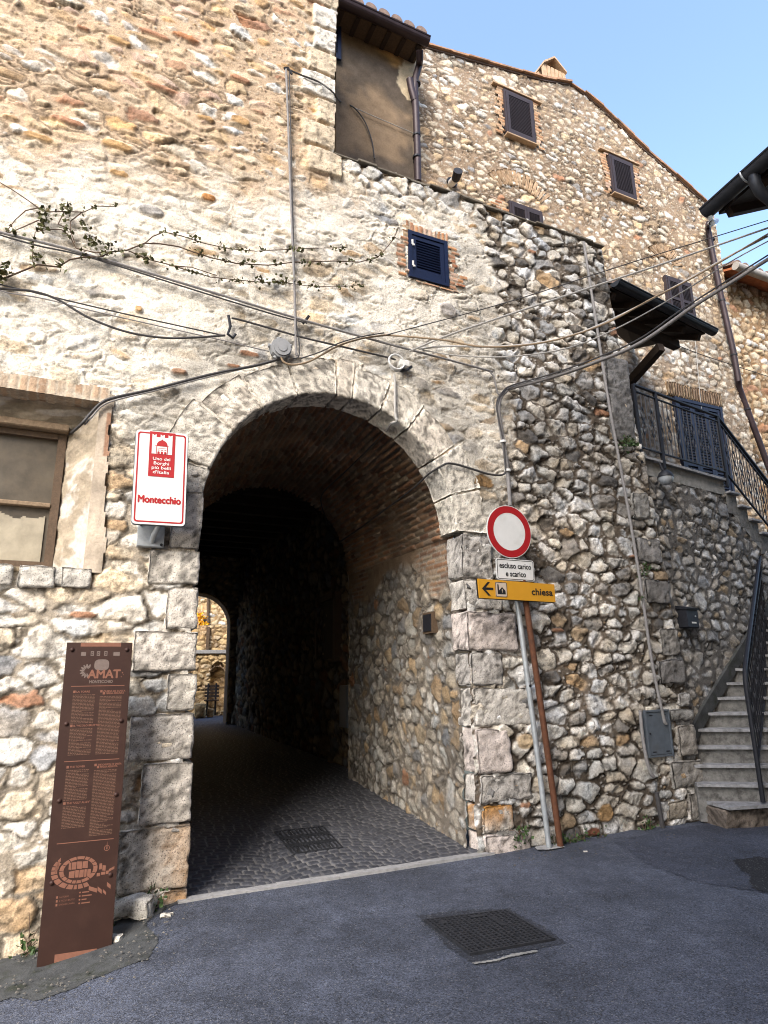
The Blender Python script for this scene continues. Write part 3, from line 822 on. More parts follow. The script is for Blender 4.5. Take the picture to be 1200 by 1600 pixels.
# ---- passage: brick vault and stone side walls
def passage(t0, t1):
    res = .016
    # right wall
    z, t, F = grid(-.1, AZ + .05, t0, t1, res)
    hh, cc = rubble(t, z, .19, .15, .018, .028, [WHITE, (.54, .49, .41), TAN, GREY, WARM, BRICK, (.46, .42, .35)], [22, 24, 8, 12, 8, 1, 22], (.26, .225, .185), 900, big=.25, chips=.4, tilt=.2, dirt=.4, smear=.15)
    hb, cb = bricks(t, z, .24, .065, .014, 910, pal=[(.22, .12, .07), (.25, .15, .09), (.17, .10, .065), (.27, .2, .14), (.2, .155, .105)], mcol=(.25, .21, .165))
    w = sstep(-.1, .15, z - 2.72 + 1.0 * (fbm(t * 1.2, z * 1.2, 911, 3) - .5))
    pl_ = sstep(.50, .62, fbm(t * 1.1 + 3, z * 1.1, 912, 4)) * sstep(1.9, 2.8, z)
    cb = cb * (1 - pl_)[:, None] + np.array([.20, .14, .09]) * (.7 + .6 * fbm(t * 9, z * 9, 913, 3))[:, None] * pl_[:, None]; hb = hb * (1 - pl_) + .012 * pl_
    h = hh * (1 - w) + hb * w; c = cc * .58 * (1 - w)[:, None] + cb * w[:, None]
    s = 2.655 - h - .0 * z
    zz = z + .035 * t
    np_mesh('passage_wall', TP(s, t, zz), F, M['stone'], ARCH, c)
    # left wall
    z, t, F = grid(-.1, AZ + .05, t0, t1, .04)
    hh, cc = rubble(t, z, .22, .18, .02, .04, [WHITE, CREAM, TAN, GREY], [3, 4, 3, 2], (.25, .21, .17), 930)
    np_mesh('passage_wall', TP(-.12 + hh, t, z + .035 * t), F[:, ::-1], M['stone'], ARCH, cc)
    # vault
    th, t, F = grid(0, math.pi, t0, t1, .014)
    R = AR + .07
    hb, cb = bricks(t, th * R, .25, .075, .015, 950, pal=[(.32, .17, .095), (.36, .22, .13), (.22, .12, .075), (.38, .28, .20), (.28, .21, .14)], wts=[4, 4, 4, 2, 2], mcol=(.30, .245, .185), relief=.028)
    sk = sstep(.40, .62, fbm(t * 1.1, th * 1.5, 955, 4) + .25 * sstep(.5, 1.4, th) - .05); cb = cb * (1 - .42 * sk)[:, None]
    pl_ = sstep(.50, .64, fbm(t * 1.2 + 5, th * 1.6, 952, 4)) * .5
    cb = cb * (1 - pl_)[:, None] + np.array([.15, .11, .075]) * (.6 + .8 * fbm(t * 10, th * 12, 953, 4))[:, None] * pl_[:, None]; hb = hb * (1 - pl_) + .012 * pl_
    r = R - hb * 1.6
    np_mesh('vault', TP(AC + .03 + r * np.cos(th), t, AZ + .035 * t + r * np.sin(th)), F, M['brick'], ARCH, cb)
passage(.22, 4.05)

# deeper, darker stretch under a timber ceiling
def wall_r2(t): return 2.98 + (t - 4) * (1.98 - 2.98) / 8.3
mb = MB()
z, t, F = grid(-.1, 4.9, 4.05, 12.35, .035)
hh, cc = rubble(t, z, .24, .17, .02, .04, [CREAM, TAN, GREY, WARM, BRICK], [4, 4, 3, 3, 1], (.17, .13, .095), 970, tilt=.3)
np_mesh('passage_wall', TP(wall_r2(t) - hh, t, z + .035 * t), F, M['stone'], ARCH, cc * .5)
z, t, F = grid(-.1, 4.9, 4.05, 12.35, .07)
hh, cc = rubble(t, z, .24, .17, .02, .04, [CREAM, TAN, GREY], [3, 3, 2], (.17, .13, .095), 975)
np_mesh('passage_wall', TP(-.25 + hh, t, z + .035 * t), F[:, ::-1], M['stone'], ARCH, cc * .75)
mb = MB()
def tq(mb, *p): mb.add([TP(np.array(float(a)), np.array(float(b)), np.array(float(c))) for a, b, c in p], [tuple(range(len(p)))])
tq(mb, (-.4, 4.0, 4.95), (3.0, 4.0, 4.95), (3.0, 12.4, 5.1), (-.4, 12.4, 5.1))
tq(mb, (-8, 2.9, 5.2), (3.3, 2.9, 5.2), (3.3, 13.0, 5.21), (-8, 13.0, 5.21))
mb.build('ceiling_boards', M['wood'], ARCH)
for k in range(11):
    t_ = 4.5 + k * .75; mb = MB()
    mb.bar(TP(np.array(-.4), np.array(t_), np.array(4.87 + .01 * k)), TP(np.array(3.0), np.array(t_), np.array(4.87 + .01 * k)), .16, .2)
    mb.build('ceiling_beam', M['wood'], ARCH)
# ring wall where the vault stops, and the far wall with its smaller arch
def ringwall(name, tt, rad, cx, spring, smax0, smax1, ztop, zg):
    s, z, F = grid(smax0, smax1, zg - .1, ztop, .04)
    ins = ((z < spring) & (np.abs(s - cx) < rad)) | ((z >= spring) & (np.hypot(s - cx, z - spring) < rad))
    hh, cc = rubble(s, z, .24, .16, .02, .04, [CREAM, TAN, GREY, WARM], [4, 4, 3, 3], (.2, .16, .12), 990)
    V = TP(s, tt - hh, z); V, F, cc = masked(V, F, cc, ~ins)
    np_mesh(name, V, F, M['stone'], ARCH, cc)
ringwall('passage_wall', 4.07, AR + .055, AC + .03, AZ + .14, -.6, 3.2, 5.1, .1)
ringwall('passage_wall', 12.35, .86, .92, 3.02, -.5, 3.0, 5.3, .4)
# reveal of the far arch
mb = MB(); pr = []
for k in range(25):
    a = math.pi * k / 24; pr.append((.92 + .86 * math.cos(a), 3.02 + .86 * math.sin(a)))
pr = [(1.78, .2)] + pr + [(.06, .2)]
for (a, b), (a2, b2) in zip(pr[:-1], pr[1:]):
    tq(mb, (a, 12.33, b), (a2, 12.33, b2), (a2, 13.0, b2), (a, 13.0, b))
mb.build('far_arch_reveal', M['shaded_plaster'], ARCH)
mb = MB()   # masses on both sides of the way out, seen from the courtyard side
tq(mb, (-14, 13.0, .2), (.06, 13.0, .2), (.06, 13.0, 3.02), (.06, 13.0, 5.2), (-14, 13.0, 5.2))
tq(mb, (1.78, 13.0, .2), (14, 13.0, .2), (14, 13.0, 5.2), (1.78, 13.0, 5.2))
tq(mb, *([(a, 13.0, b) for a, b in pr[1:-1]] + [(.06, 13.0, 5.2), (1.78, 13.0, 5.2)]))
mb.build('rear_wall', M['ochre_plaster'], ARCH)

# cobbled floor in fans
def cobbles():
    s, t, F = grid(-.25, 2.95, -.02, 13.6, .0145)
    Wf, Rf = 1.15, .85; seed = 7
    col_i = np.floor((s + .4) / Wf); lx = (s + .4) - (col_i + .5) * Wf
    tt = t + .02 * (fbm(s * 3, t * 3, 33, 3) - .5)
    arc = tt - np.sqrt(np.maximum(Rf ** 2 - lx ** 2, .0)) + (col_i % 2) * .05
    bh = .098; j = np.floor(arc / bh); fy = arc / bh - j
    th = np.arcsin(np.clip(lx / Rf, -1, 1)) * Rf
    off = _hash(j, col_i, 5); bw = .112
    i = np.floor(th / bw + off); fx = th / bw + off - i
    e = np.minimum(np.minimum(fx, 1 - fx) * bw, np.minimum(fy, 1 - fy) * bh)
    r1 = _hash(i + 100 * col_i, j, 6); nb = fbm(s * 30, t * 30, 34, 3)
    p = sstep(.003, .010, e + (nb - .5) * .006)
    h = p * (.012 + .005 * r1) + .004 * (nb - .5)
    base = np.stack([.034 + .024 * r1, .036 + .024 * r1, .045 + .026 * r1], -1) * (.7 + .6 * nb)[:, None]
    cm = np.array([.17, .165, .16])[None] * (.6 + .8 * fbm(s * 6, t * 6, 35, 3))[:, None]
    # grate opening
    c = cm * (1 - p)[:, None] + base * p[:, None]
    z = .035 * t * sstep(0, .6, t) + h - .004
    zb = gz(*TP(s, t, z)[:, :2].T)
    o = np_mesh('cobbled_paving', TP(s, t, z), F, M['cobble'], None, c)
    tag(o, 'dark basalt cobbles laid in fans through the passage', 'paving', kind='structure')
cobbles()
mb = MB()
pts = np.array([TP(np.array(a), np.array(0.0), np.array(0.0)) for a in np.linspace(-.07, 2.80, 12)])
rng = random.Random(3)
for k in range(11):
    a, b = pts[k] + (pts[k + 1] - pts[k]) * .012, pts[k + 1]
    j = rng.uniform(-.012, .012)
    q = [a - FA.n * -.06, b - FA.n * -.06, b - FA.n * (.03 + j), a - FA.n * (.03 - j)]
    zt = .016 + rng.uniform(0, .005)
    mb.hexa([np.array([p[0], p[1], p[2] - .08]) for p in q] + [np.array([p[0], p[1], zt]) for p in q])
o = mb.build('kerb_strip', M['kerb']); tag(o, 'pale stone strip across the mouth of the arched passage', 'kerb', kind='structure')

# ---- left window of the archway building
wroot = None
def left_window():
    fr = FA; s0, s1, z0, z1 = WIN; dd = -.30
    sa, zt = fr.px(103, 682, dd); zb = fr.px(70, 888, dd)[1]
    s_in, z_in = sa, zt
    V = []; 
    # rendered reveal: right cheek and sloping head, lumpy
    def sheet(fn, name, mat_, n=(60, 30), seed=1):
        a, b, F = grid(0, 1, 0, 1, 1 / 110)
        p = fn(a, b); nn = fbm(a * 3.5, b * 12, seed, 5)
        base = np.array([.30, .25, .185])[None] * (.6 + .75 * nn)[:, None]
        wp = sstep(.50, .62, fbm(a * 3 + 3, b * 9, seed + 3, 4))[:, None]; base = base * (1 - wp) + np.array([[.42, .38, .33]]) * wp
        off = (nn - .5)[:, None] * .05
        nv = np.cross(fn(a + .01, b) - p, fn(a, b + .01) - p); nv /= np.linalg.norm(nv, axis=1, keepdims=True)
        return np_mesh(name, p + nv * off, F, M['plaster'], ARCH, base)
    L = lambda u, v, t: u + (v - u) * t
    sheet(lambda a, b: FA.P(L(s1 + .03, s_in, a), L(.012, dd, a), L(z0, L(z1, z_in, a) + .0, b)), 'window_reveal', None, seed=301)
    sheet(lambda a, b: FA.P(L(s0, L(s1 + .03, s_in, a), b), L(-.15, dd, a), L(z1, z_in, a) + 0 * b), 'window_reveal', None, seed=302)
    sheet(lambda a, b: FA.P(L(s0 - .03, s_in - 1.35, a), L(.012, dd, a), L(z0, L(z1, z_in, a) + .0, b)), 'window_reveal', None, seed=303)
    # rendered face band right of the opening
    a, b, F = grid(s1 - .02, s1 + .16, z0 - .02, z1 + .06, .014)
    nn = fbm(a * 9, b * 5, 305, 4)
    keep = (a < s1 + .09 + .12 * (fbm(b * 3, b * 0, 306, 3) - .3))
    bc = np.array([.43, .36, .28])[None] * (.6 + .75 * nn)[:, None]
    br = (np.abs(a - (s1 + .07)) < .03) & (np.sin(b * 9) > -.2) & (fbm(b * 4, b * 0 + 2, 307, 2) > .47)
    bc[br] = np.array((.27, .16, .105)) * (.7 + .6 * nn[br])[:, None]
    V, F, bc = masked(FA.P(a, .022 + .03 * (nn - .4), b), F, bc, keep)
    np_mesh('window_reveal', V, F, M['plaster'], ARCH, bc)
    # brick lintel: worn soldier bricks, front face and underside
    pal = [(.38, .27, .18), (.34, .23, .15), (.42, .33, .24)]
    a, b, F = grid(s0 - .1, s1 + .05, 3.945, 4.10, .011)
    hh, cc = bricks(b - 3.93, a, .40, .068, .008, 317, pal=pal, wts=[4, 3, 3], mcol=(.42, .36, .28), relief=.005)
    wo = sstep(.5, .66, fbm(a * 5, b * 9, 318, 4))[:, None]; cc = cc * (1 - wo) + np.array([[.44, .38, .30]]) * wo
    top = 4.085 + .02 * (fbm(a * 6, a * 0, 319, 3) - .5) * 2
    V, F, cc = masked(FA.P(a, .020 + hh, b), F, cc, b < top)
    np_mesh('brick_lintel', V, F, M['brick'], ARCH, cc)
    a, b, F = grid(s0 - .1, s1 + .05, -.24, .021, .013)
    hh, cc = bricks(b + .3, a, .40, .068, .008, 317, pal=pal, wts=[4, 3, 3], mcol=(.42, .36, .28), relief=.005)
    np_mesh('brick_lintel', FA.P(a, b, 3.947 - hh), F, M['brick'], ARCH, cc)
    # timber window
    sL = s_in - 1.35; w_o = MB()
    w_o.fbox(fr, s_in - .055, s_in + .01, dd - .03, dd + .035, zb - .02, z_in + .0)
    w_o.fbox(fr, sL, s_in - .056, dd - .03, dd + .04, z_in - .05, z_in)
    w_o.fbox(fr, sL, sL + .06, dd - .03, dd + .03, zb, z_in - .051)
    w_o.fbox(fr, sL + .061, s_in - .056, dd - .02, dd + .012, zb - .02, zb + .05)
    zm = fr.px(60, 790, dd)[1]
    win = w_o.build('window', M['wood_brown'], ARCH)
    t = MB(); t.bbox(fr, sL + .061, s_in - .056, dd - .02, dd + .045, zm - .018, zm + .018, .005); t.build('transom', M['wood_pale'], win)
    g = MB(); g.flat(fr, [(sL, zb), (s_in - .05, zb), (s_in - .05, z_in - .04), (sL, z_in - .04)], dd - .012); g.build('pane', M['glass'], win)
    # cloth hanging behind the lower pane, crumpled
    a, b, F = grid(s_in - .50, s_in - .085, zb + .04, zm - .05, .012)
    keep = b < zm - .08 + .06 * (fbm(a * 9, a * 0, 320, 3) - .5) * 2
    d = dd - .008 + .012 * ridged(a * 6 + b * 3, b * 4, 321, 2)
    V, F, _ = masked(FA.P(a, d, b), F, None, keep)
    np_mesh('cloth', V, F, M['paper'], win)
    # plank under the head
    hd = MB(); hd.bbox(fr, sL, s_in + .02, dd + .02, dd + .12, z_in + .005, z_in + .07, .01); hd.build('head_board', M['wood_pale'], win)
    # sill stones
    s = -2.7; i = 0
    for (x0, x1) in [(-330, -230), (-225, -140), (-136, -62), (-58, 24), (26, 88), (92, 145)]:
        a0 = fr.px(x0, 905)[0]; a1 = fr.px(x1, 905)[0]
        block('sill_stone', ARCH, mapF, (a0 + .005, a1 - .005, 2.34, 2.52, -.36, .05), seed=330 + i, col=WHITE, dark=.5); i += 1
left_window()

# ---- small blue shuttered window
def louvre(parent, fr, s0, s1, z0, z1, d, mat_, name='shutter', nsl=12, stile=.055, bottom=.09, top=.06, thick=.035, mids=()):
    mb = MB()
    mb.fbox(fr, s0, s0 + stile, d, d + thick, z0, z1); mb.fbox(fr, s1 - stile, s1, d, d + thick, z0, z1)
    mb.fbox(fr, s0 + stile + .0005, s1 - stile - .0005, d + .002, d + thick - .002, z1 - top, z1 - .001); mb.fbox(fr, s0 + stile + .0005, s1 - stile - .0005, d + .002, d + thick - .002, z0 + .001, z0 + bottom)
    za, zb = z0 + bottom, z1 - top
    for m_ in mids:
        mb.fbox(fr, s0 + stile + .0005, s1 - stile - .0005, d + .002, d + thick - .003, m_ - .03, m_ + .03)
    h = (zb - za) / nsl
    for k in range(nsl):
        z = za + (k + .5) * h
        if any(abs(z - m_) < .035 for m_ in mids): continue
        P = fr.P; a, b = s0 + stile, s1 - stile
        mb.hexa([P(a, d + thick - .008, z - h * .42), P(b, d + thick - .008, z - h * .42), P(b, d + .004, z + h * .28), P(a, d + .004, z + h * .28),
                 P(a, d + thick - .006, z - h * .08), P(b, d + thick - .006, z - h * .08), P(b, d + .008, z + h * .40), P(a, d + .008, z + h * .40)])
    mb.fbox(fr, s0 + stile * .5, s1 - stile * .5, d - .012, d - .004, z0 + .01, z1 - .01)
    return mb.build(name, mat_, parent)

def brick_rect(name, parent, fr, s0, s1, z0, z1, d, vert=False, seed=1, rag=.03, hole=None, bw=.24, bh=.06, mcol=(.36, .30, .23), pal=None):
    a, b, F = grid(s0 - .05, s1 + .05, z0 - .05, z1 + .05, .012)
    if vert: hh, cc = bricks(b, a, .26, bh, .012, seed, mcol=mcol, pal=pal)
    else: hh, cc = bricks(a, b, bw, bh, .012, seed, mcol=mcol, pal=pal)
    row = np.floor((b if not vert else a) / bh)
    n = (_hash(row, row, seed + 9) - .5) * rag * 2 + .02 * (fbm(a * 20, b * 20, seed, 2) - .5)
    if vert: keep = (b > z0) & (b < z1 + n) & (a > s0) & (a < s1)
    else: keep = (a > s0 + n) & (a < s1 + n * .8) & (b > z0) & (b < z1)
    if hole: keep &= ~((a > hole[0]) & (a < hole[1]) & (b > hole[2]) & (b < hole[3]))
    V, F, cc = masked(fr.P(a, d + hh, b), F, cc, keep)
    return np_mesh(name, V, F, M['brick'], parent, cc)

def blue_window():
    s0, s1, z0, z1 = BLUE
    fr = MB(); d = .0
    fr.fbox(FA, s0, s0 + .045, -.05, .035, z0, z1); fr.fbox(FA, s1 - .045, s1, -.05, .035, z0, z1)
    fr.fbox(FA, s0 + .0455, s1 - .0455, -.05, .034, z1 - .045, z1 - .001); fr.fbox(FA, s0 + .0455, s1 - .0455, -.05, .034, z0 + .001, z0 + .04)
    w = fr.build('window', M['blue_paint'], ARCH)
    sh = louvre(w, FA, s0 + .05, s1 - .05, z0 + .045, z1 - .05, -.01, M['blue_paint'], nsl=11, stile=.05, bottom=.085, top=.05)
    for z in (z0 + .17, z1 - .16):
        h = MB(); h.bbox(FA, s0 + .035, s0 + .055, .036, .046, z - .03, z + .035, .003); h.bbox(FA, s0 + .045, s0 + .068, .036, .05, z - .045, z - .02, .003); h.build('hinge', M['white_plastic'], w)
    brick_rect('brick_surround', ARCH, FA, s0 - .03, s1 + .02, z1, z1 + .115, .012, True, 401, .02, bh=.06)
    brick_rect('brick_surround', ARCH, FA, s0 - .11, s0, z0 - .02, z1 + .0, .012, False, 402, .07)
    brick_rect('brick_surround', ARCH, FA, s1, s1 + .13, z0 - .04, z1 - .02, .012, False, 403, .07)
    brick_rect('brick_surround', ARCH, FA, s0 + .1, s1 + .1, z0 - .055, z0 - .005, .015, False, 404, .05)
    brick_rect('brick_surround', ARCH, FA, s1 + .1, s1 + .24, z0 + .05, z0 + .22, .010, False, 405, .04)
blue_window()

# loose grit, chips and dead leaves swept against the foot of the wall
def debris():
    rng = random.Random(31); mb = MB()
    spots = [(x, y) for x, y in [(250, 1445), (235, 1470), (215, 1495), (150, 1535), (60, 1562), (270, 1425), (190, 1500), (228, 1430), (30, 1500), (20, 1545), (100, 1545), (800, 1340), (900, 1325), (960, 1316), (1040, 1302), (850, 1335)]]
    for x, y in spots:
        for _ in range(18):
            p = gpx(x + rng.gauss(0, 22), y + rng.gauss(0, 7)); t_ = -((p - FA.o) @ FA.n)
            if t_ > -.06: continue
            r = rng.uniform(.003, .011); n = 5; a0 = rng.uniform(0, 6)
            p[2] += .022 if x < 290 else .004
            ring = [p + np.array([r * rng.uniform(.7, 1.4) * math.cos(a0 + 2 * math.pi * k / n), r * rng.uniform(.7, 1.4) * math.sin(a0 + 2 * math.pi * k / n), 0]) for k in range(n)]
            top = p + np.array([0, 0, r * rng.uniform(.5, 1)])
            mb.add(ring + [top], [(k, (k + 1) % n, n) for k in range(n)])
    o = mb.build('gravel', M['chips']); tag(o, 'loose grit and stone chips along the foot of the wall', 'gravel', kind='stuff')
M['chips'] = mat('stone_chips', (.10, .092, .08), .9, 0, .5, 30)
debris()
# ------------------------------------------------------------------ plastered house behind the low wall
PH = thing('plaster_house', 'brown rendered house with a dark eave standing behind the low top of the stone wall', 'house', PLF.P(2.2, 0, 7.3))
def plaster_house():
    fr = PLF
    e0, e1 = fr.px(545, 10, .35), fr.px(664, 72, .35)
    ze = e1[1]; sr = fr.px(655, 200)[0]
    s, z, F = grid(-2.0, sr, 7.2, ze + .12, .02)
    f = fbm(s * 1.2, z * 1.2, 501, 5); g = fbm(s * 9, z * 9, 502, 4)
    col = np.array([.215, .155, .10])[None] * (.60 + .55 * f + .35 * g)[:, None]
    oc = sstep(-.1, .16, z - (ze - .34) + .5 * (f - .5))[:, None]; col = col * (1 - oc) + np.array([[.50, .30, .12]]) * (.75 + .4 * g)[:, None] * oc
    gs = sstep(.50, .66, fbm(s * 1.1 + z * .5, z * 1.0 - s * .3, 503, 4))[:, None] * .8; col = col * (1 - gs) + np.array([[.075, .064, .054]]) * (.6 + .7 * g)[:, None] * gs
    sp, zp = fr.px(640, 125)
    r = np.hypot((s - sp) / .22, (z - zp) / .42) + .9 * (fbm(s * 6, z * 6, 504, 3) - .5)
    bare = (1 - sstep(.8, 1.0, r)); edge = sstep(sr - .14, sr - .04, s + .12 * (f - .5)); bare = np.maximum(bare, edge * .9)[:, None]
    col = col * (1 - bare) + np.array([[.56, .46, .31]]) * (.75 + .4 * g)[:, None] * bare
    h = .012 * (g - .5) - .012 * bare[:, 0]
    np_mesh('wall', fr.P(s, h, z), F, M['plaster'], PH, col)
    mb = MB(); P = fr.P
    quadF(mb, P(sr, 0, 7.2), P(sr, -.24, 7.2), P(sr, -.24, ze + .1), P(sr, 0, ze + .1)); mb.build('wall_return', M['ochre_plaster'], PH)
    # eave boards, thin dark strips along their joints
    se = e1[0]
    mb = MB(); mb.fbox(fr, -2.0, se, -.3, .33, ze + .03, ze + .06)
    mb.build('eave', M['wood_brown'], PH)
    for k in range(14):
        s_ = se - .08 - k * .26
        mb = MB(); mb.fbox(fr, s_ - .035, s_ + .035, .0, .31, ze + .012, ze + .029); mb.build('rafter', M['wood'], PH)
    # half-round gutter
    mb = MB(); n = 10
    ring = lambda s_: [fr.P(s_, .40 + .085 * math.cos(a), ze + .06 + .085 * math.sin(a)) for a in [math.pi + math.pi * k / n for k in range(n + 1)]]
    A, B = ring(-2.0), ring(se + .03)
    mb.add(A + B, [(k, k + 1, n + 2 + k, n + 1 + k) for k in range(n)] + [tuple(range(n + 1, 2 * n + 2))])
    mb.tube([fr.P(-2, .485, ze + .06), fr.P(se + .03, .485, ze + .06)], .014, 6)
    mb.build('gutter', M['gutter'], PH)
    # roof with barrel tiles
    mb = MB(); rise = .36
    mb.add([P(-2, .42, ze + .10), P(se, .42, ze + .10), P(se, -4, ze + .1 + 4.42 * rise), P(-2, -4, ze + .1 + 4.42 * rise)], [(0, 1, 2, 3)])
    k = 0; s_ = se - .02
    while s_ > -.4:
        for j in range(4):
            d0 = .46 - j * .38; d1 = d0 - .44
            za = ze + .12 + (.42 - d0) * rise + .02; zb = ze + .12 + (.42 - d1) * rise
            V, Fc = [], []
            for i, (d, zz, rr) in enumerate(((d0, za, .095), (d1, zb, .075))):
                for q in range(9):
                    a = math.pi * q / 8; V.append(P(s_ - .09 + rr * math.cos(a), d, zz + rr * math.sin(a)))
            Fc = [(q, q + 1, 10 + q, 9 + q) for q in range(8)] + [tuple(range(9))]
            mb.add(V, Fc)
        s_ -= .215
    mb.build('roof', M['tile_dark'], PH)
    # shutter by the corner of the tall wall
    a = fr.px(531, 60)[0]; zt = fr.px(527, 25)[1]; zb = fr.px(527, 97)[1]
    w = MB(); w.fbox(fr, a - .72, a - .66, .0, .05, zb, zt); win = w.build('window', M['blue_paint'], PH)
    louvre(win, fr, a - .64, a, zb, zt, .03, M['blue_paint'], nsl=18)
    # downpipe with a swan neck and a blind branch
    pts = [fr.at(656, 78, .36), fr.at(656, 92, .28), fr.at(655, 102, .14), fr.at(649, 122, .10), fr.at(648, 140, .10), fr.at(650, 180, .10), fr.at(652, 230, .10), fr.at(653, 284, .10)]
    mb = MB(); mb.tube(pts, .055, 12); mb.tube([fr.at(640, 124, .11), fr.at(643, 140, .11), fr.at(648, 158, .10)], .056, 12)
    p = mb.build('downpipe', M['gutter'], PH, True)
    for y in (131, 212, 246):
        b = MB(); q = fr.at(651, y, .10); b.tube([q - np.array([0, 0, .015]), q + np.array([0, 0, .015])], .064, 12); b.bar(q, q - FA.n * .14, .02); b.build('bracket', M['black_iron'], p)
plaster_house()

# ------------------------------------------------------------------ gabled stone house
GH = thing('gabled_house', 'tall gabled rubble stone house with dark louvred shutters and a brick chimney', 'house', GA.P(7, 0, 4))
RK = [GA.px(640, 66), GA.px(668, 75), GA.px(760, 101), GA.px(850, 126), GA.px(893, 133), GA.px(935, 166), GA.px(1000, 229), GA.px(1060, 281), GA.px(1117, 332)]
RS, RZ = [p[0] for p in RK], [p[1] for p in RK]
SR = 10.42
def gable():
    fr = GA
    s, z, F = grid(3.0, SR, 3.6, 12.9, .02)
    n1 = fbm(s * .8, z * .8, 601, 4)
    top = np.interp(s, RS, RZ) - .02
    keep = z < top
    h, c = rubble(s, z, .195, .10, .019, .014, [(.64, .56, .44), (.66, .61, .52), (.56, .48, .36), TAN, GREY, WARM, BRICK], [28, 18, 22, 10, 4, 10, 2], (.265, .192, .128), 610, big=.2, smear=.14, chips=.6, tilt=.25, dirt=.45, crev=.6)
    w = sstep(.45, .6, n1 + .06 * (7.5 - z))[:, None]
    h2, c2 = rubble(s, z, .20, .11, .015, .020, [(.64, .60, .52), (.58, .53, .45), GREY, TAN, (.50, .45, .37), BRICK], [30, 22, 8, 12, 18, 2], (.235, .18, .13), 640, big=.2, smear=.25, chips=.6, tilt=.3, dirt=.4)
    lo = sstep(.0, 1.6, 9.1 - z + 1.5 * (n1 - .5)); lo = lo * .8
    h = h * (1 - lo) + h2 * lo; c = c * (1 - lo)[:, None] + c2 * lo[:, None]
    # a sooty weathered band under the left verge
    sm = sstep(-.2, 1.3, z - 11.4 + 1.4 * (n1 - .5)) * sstep(7.8, 6.2, s) * .42
    c = c * (1 - sm)[:, None] + np.array([[.15, .125, .10]]) * sm[:, None] * (.6 + .8 * n1)[:, None]
    V, F, c = masked(fr.P(s, h, z), F, c, keep)
    np_mesh('wall', V, F, M['stone'], GH, c)
    P = fr.P
    mb = MB()
    quadF(mb, P(SR, 0, 3), P(SR, -9, 3), P(SR, -9, 11.1), P(SR, 0, 11.1)); quadF(mb, P(3.2, -.3, 7), P(3.2, -9, 7), P(3.2, -9, 12), P(3.2, -.3, 12))
    mb.build('wall_return', M['ochre_plaster'], GH)
    # roof slopes
    mb = MB(); ia = 4
    for k in range(len(RS) - 1):
        mb.hexa([P(RS[k], .02, RZ[k] - .02), P(RS[k + 1], .02, RZ[k + 1] - .02), P(RS[k + 1], -9, RZ[k + 1] - .02), P(RS[k], -9, RZ[k] - .02), P(RS[k], .02, RZ[k] + .03), P(RS[k + 1], .02, RZ[k + 1] + .03), P(RS[k + 1], -9, RZ[k + 1] + .03), P(RS[k], -9, RZ[k] + .03)])
    mb.build('roof', M['tile_dark'], GH)
    rng = random.Random(6); mb = MB()
    s_ = RS[0]
    while s_ < RS[-1] - .05:     # verge tiles
        w_ = rng.uniform(.34, .42); e_ = min(s_ + w_ + .05, RS[-1] + .04)
        za, zb = np.interp(s_, RS, RZ), np.interp(e_, RS, RZ)
        j = rng.uniform(0, .02); up = s_ < RS[4]
        za2, zb2 = (za + .018, zb + .032) if not up else (za + .02, zb + .018)
        d = .06 + rng.uniform(-.015, .02)
        mb.hexa([P(s_, d, za + .012), P(e_, d, zb + .012), P(e_, -.3, zb + .012), P(s_, -.3, za + .012), P(s_, d, za2 + .02 + j), P(e_, d, zb2 + .02 + j), P(e_, -.3, zb2 + .02 + j), P(s_, -.3, za2 + .02 + j)])
        s_ += w_
    mb.build('verge_tiles', M['terracotta'], GH)
    # chimney: slotted brick pot-house with a little pitched top
    c0, c1 = fr.px(855, 128)[0], fr.px(884, 132)[0]; zc = np.interp((c0 + c1) / 2, RS, RZ); cm = (c0 + c1) / 2
    mb = MB(); mb.fbox(fr, c0 - .05, c1 + .05, -.62, -.02, zc - .15, zc + .03)
    n = 5
    for k in range(n + 1):
        s_ = c0 + (c1 - c0) * k / n
        for d in (-.04, -.58): mb.fbox(fr, s_ - .035, s_ + .035, d - .04, d + .02, zc + .031, zc + .36)
    for d in (-.2, -.4):
        for s_ in (c0, c1): mb.fbox(fr, s_ - .034, s_ + .034, d - .03, d + .03, zc + .031, zc + .36)
    ch = mb.build('chimney', M['chimney'], GH)
    mb = MB(); zt = zc + .36
    for sgn in (-1, 1):
        a_ = cm + sgn * (c1 - c0) * .60
        mb.hexa([P(a_, .02, zt - .02), P(cm, .02, zt + .22), P(cm, -.64, zt + .22), P(a_, -.64, zt - .02), P(a_, .02, zt + .025), P(cm, .02, zt + .265), P(cm, -.64, zt + .265), P(a_, -.64, zt + .025)])
    mb.build('chimney_cap', M['chimney'], ch)
    mb = MB(); mb.fbox(fr, c0 + .05, c1 - .05, -.5, -.12, zc + .032, zc + .26); mb.build('flue_core', M['wood'], ch)
gable()

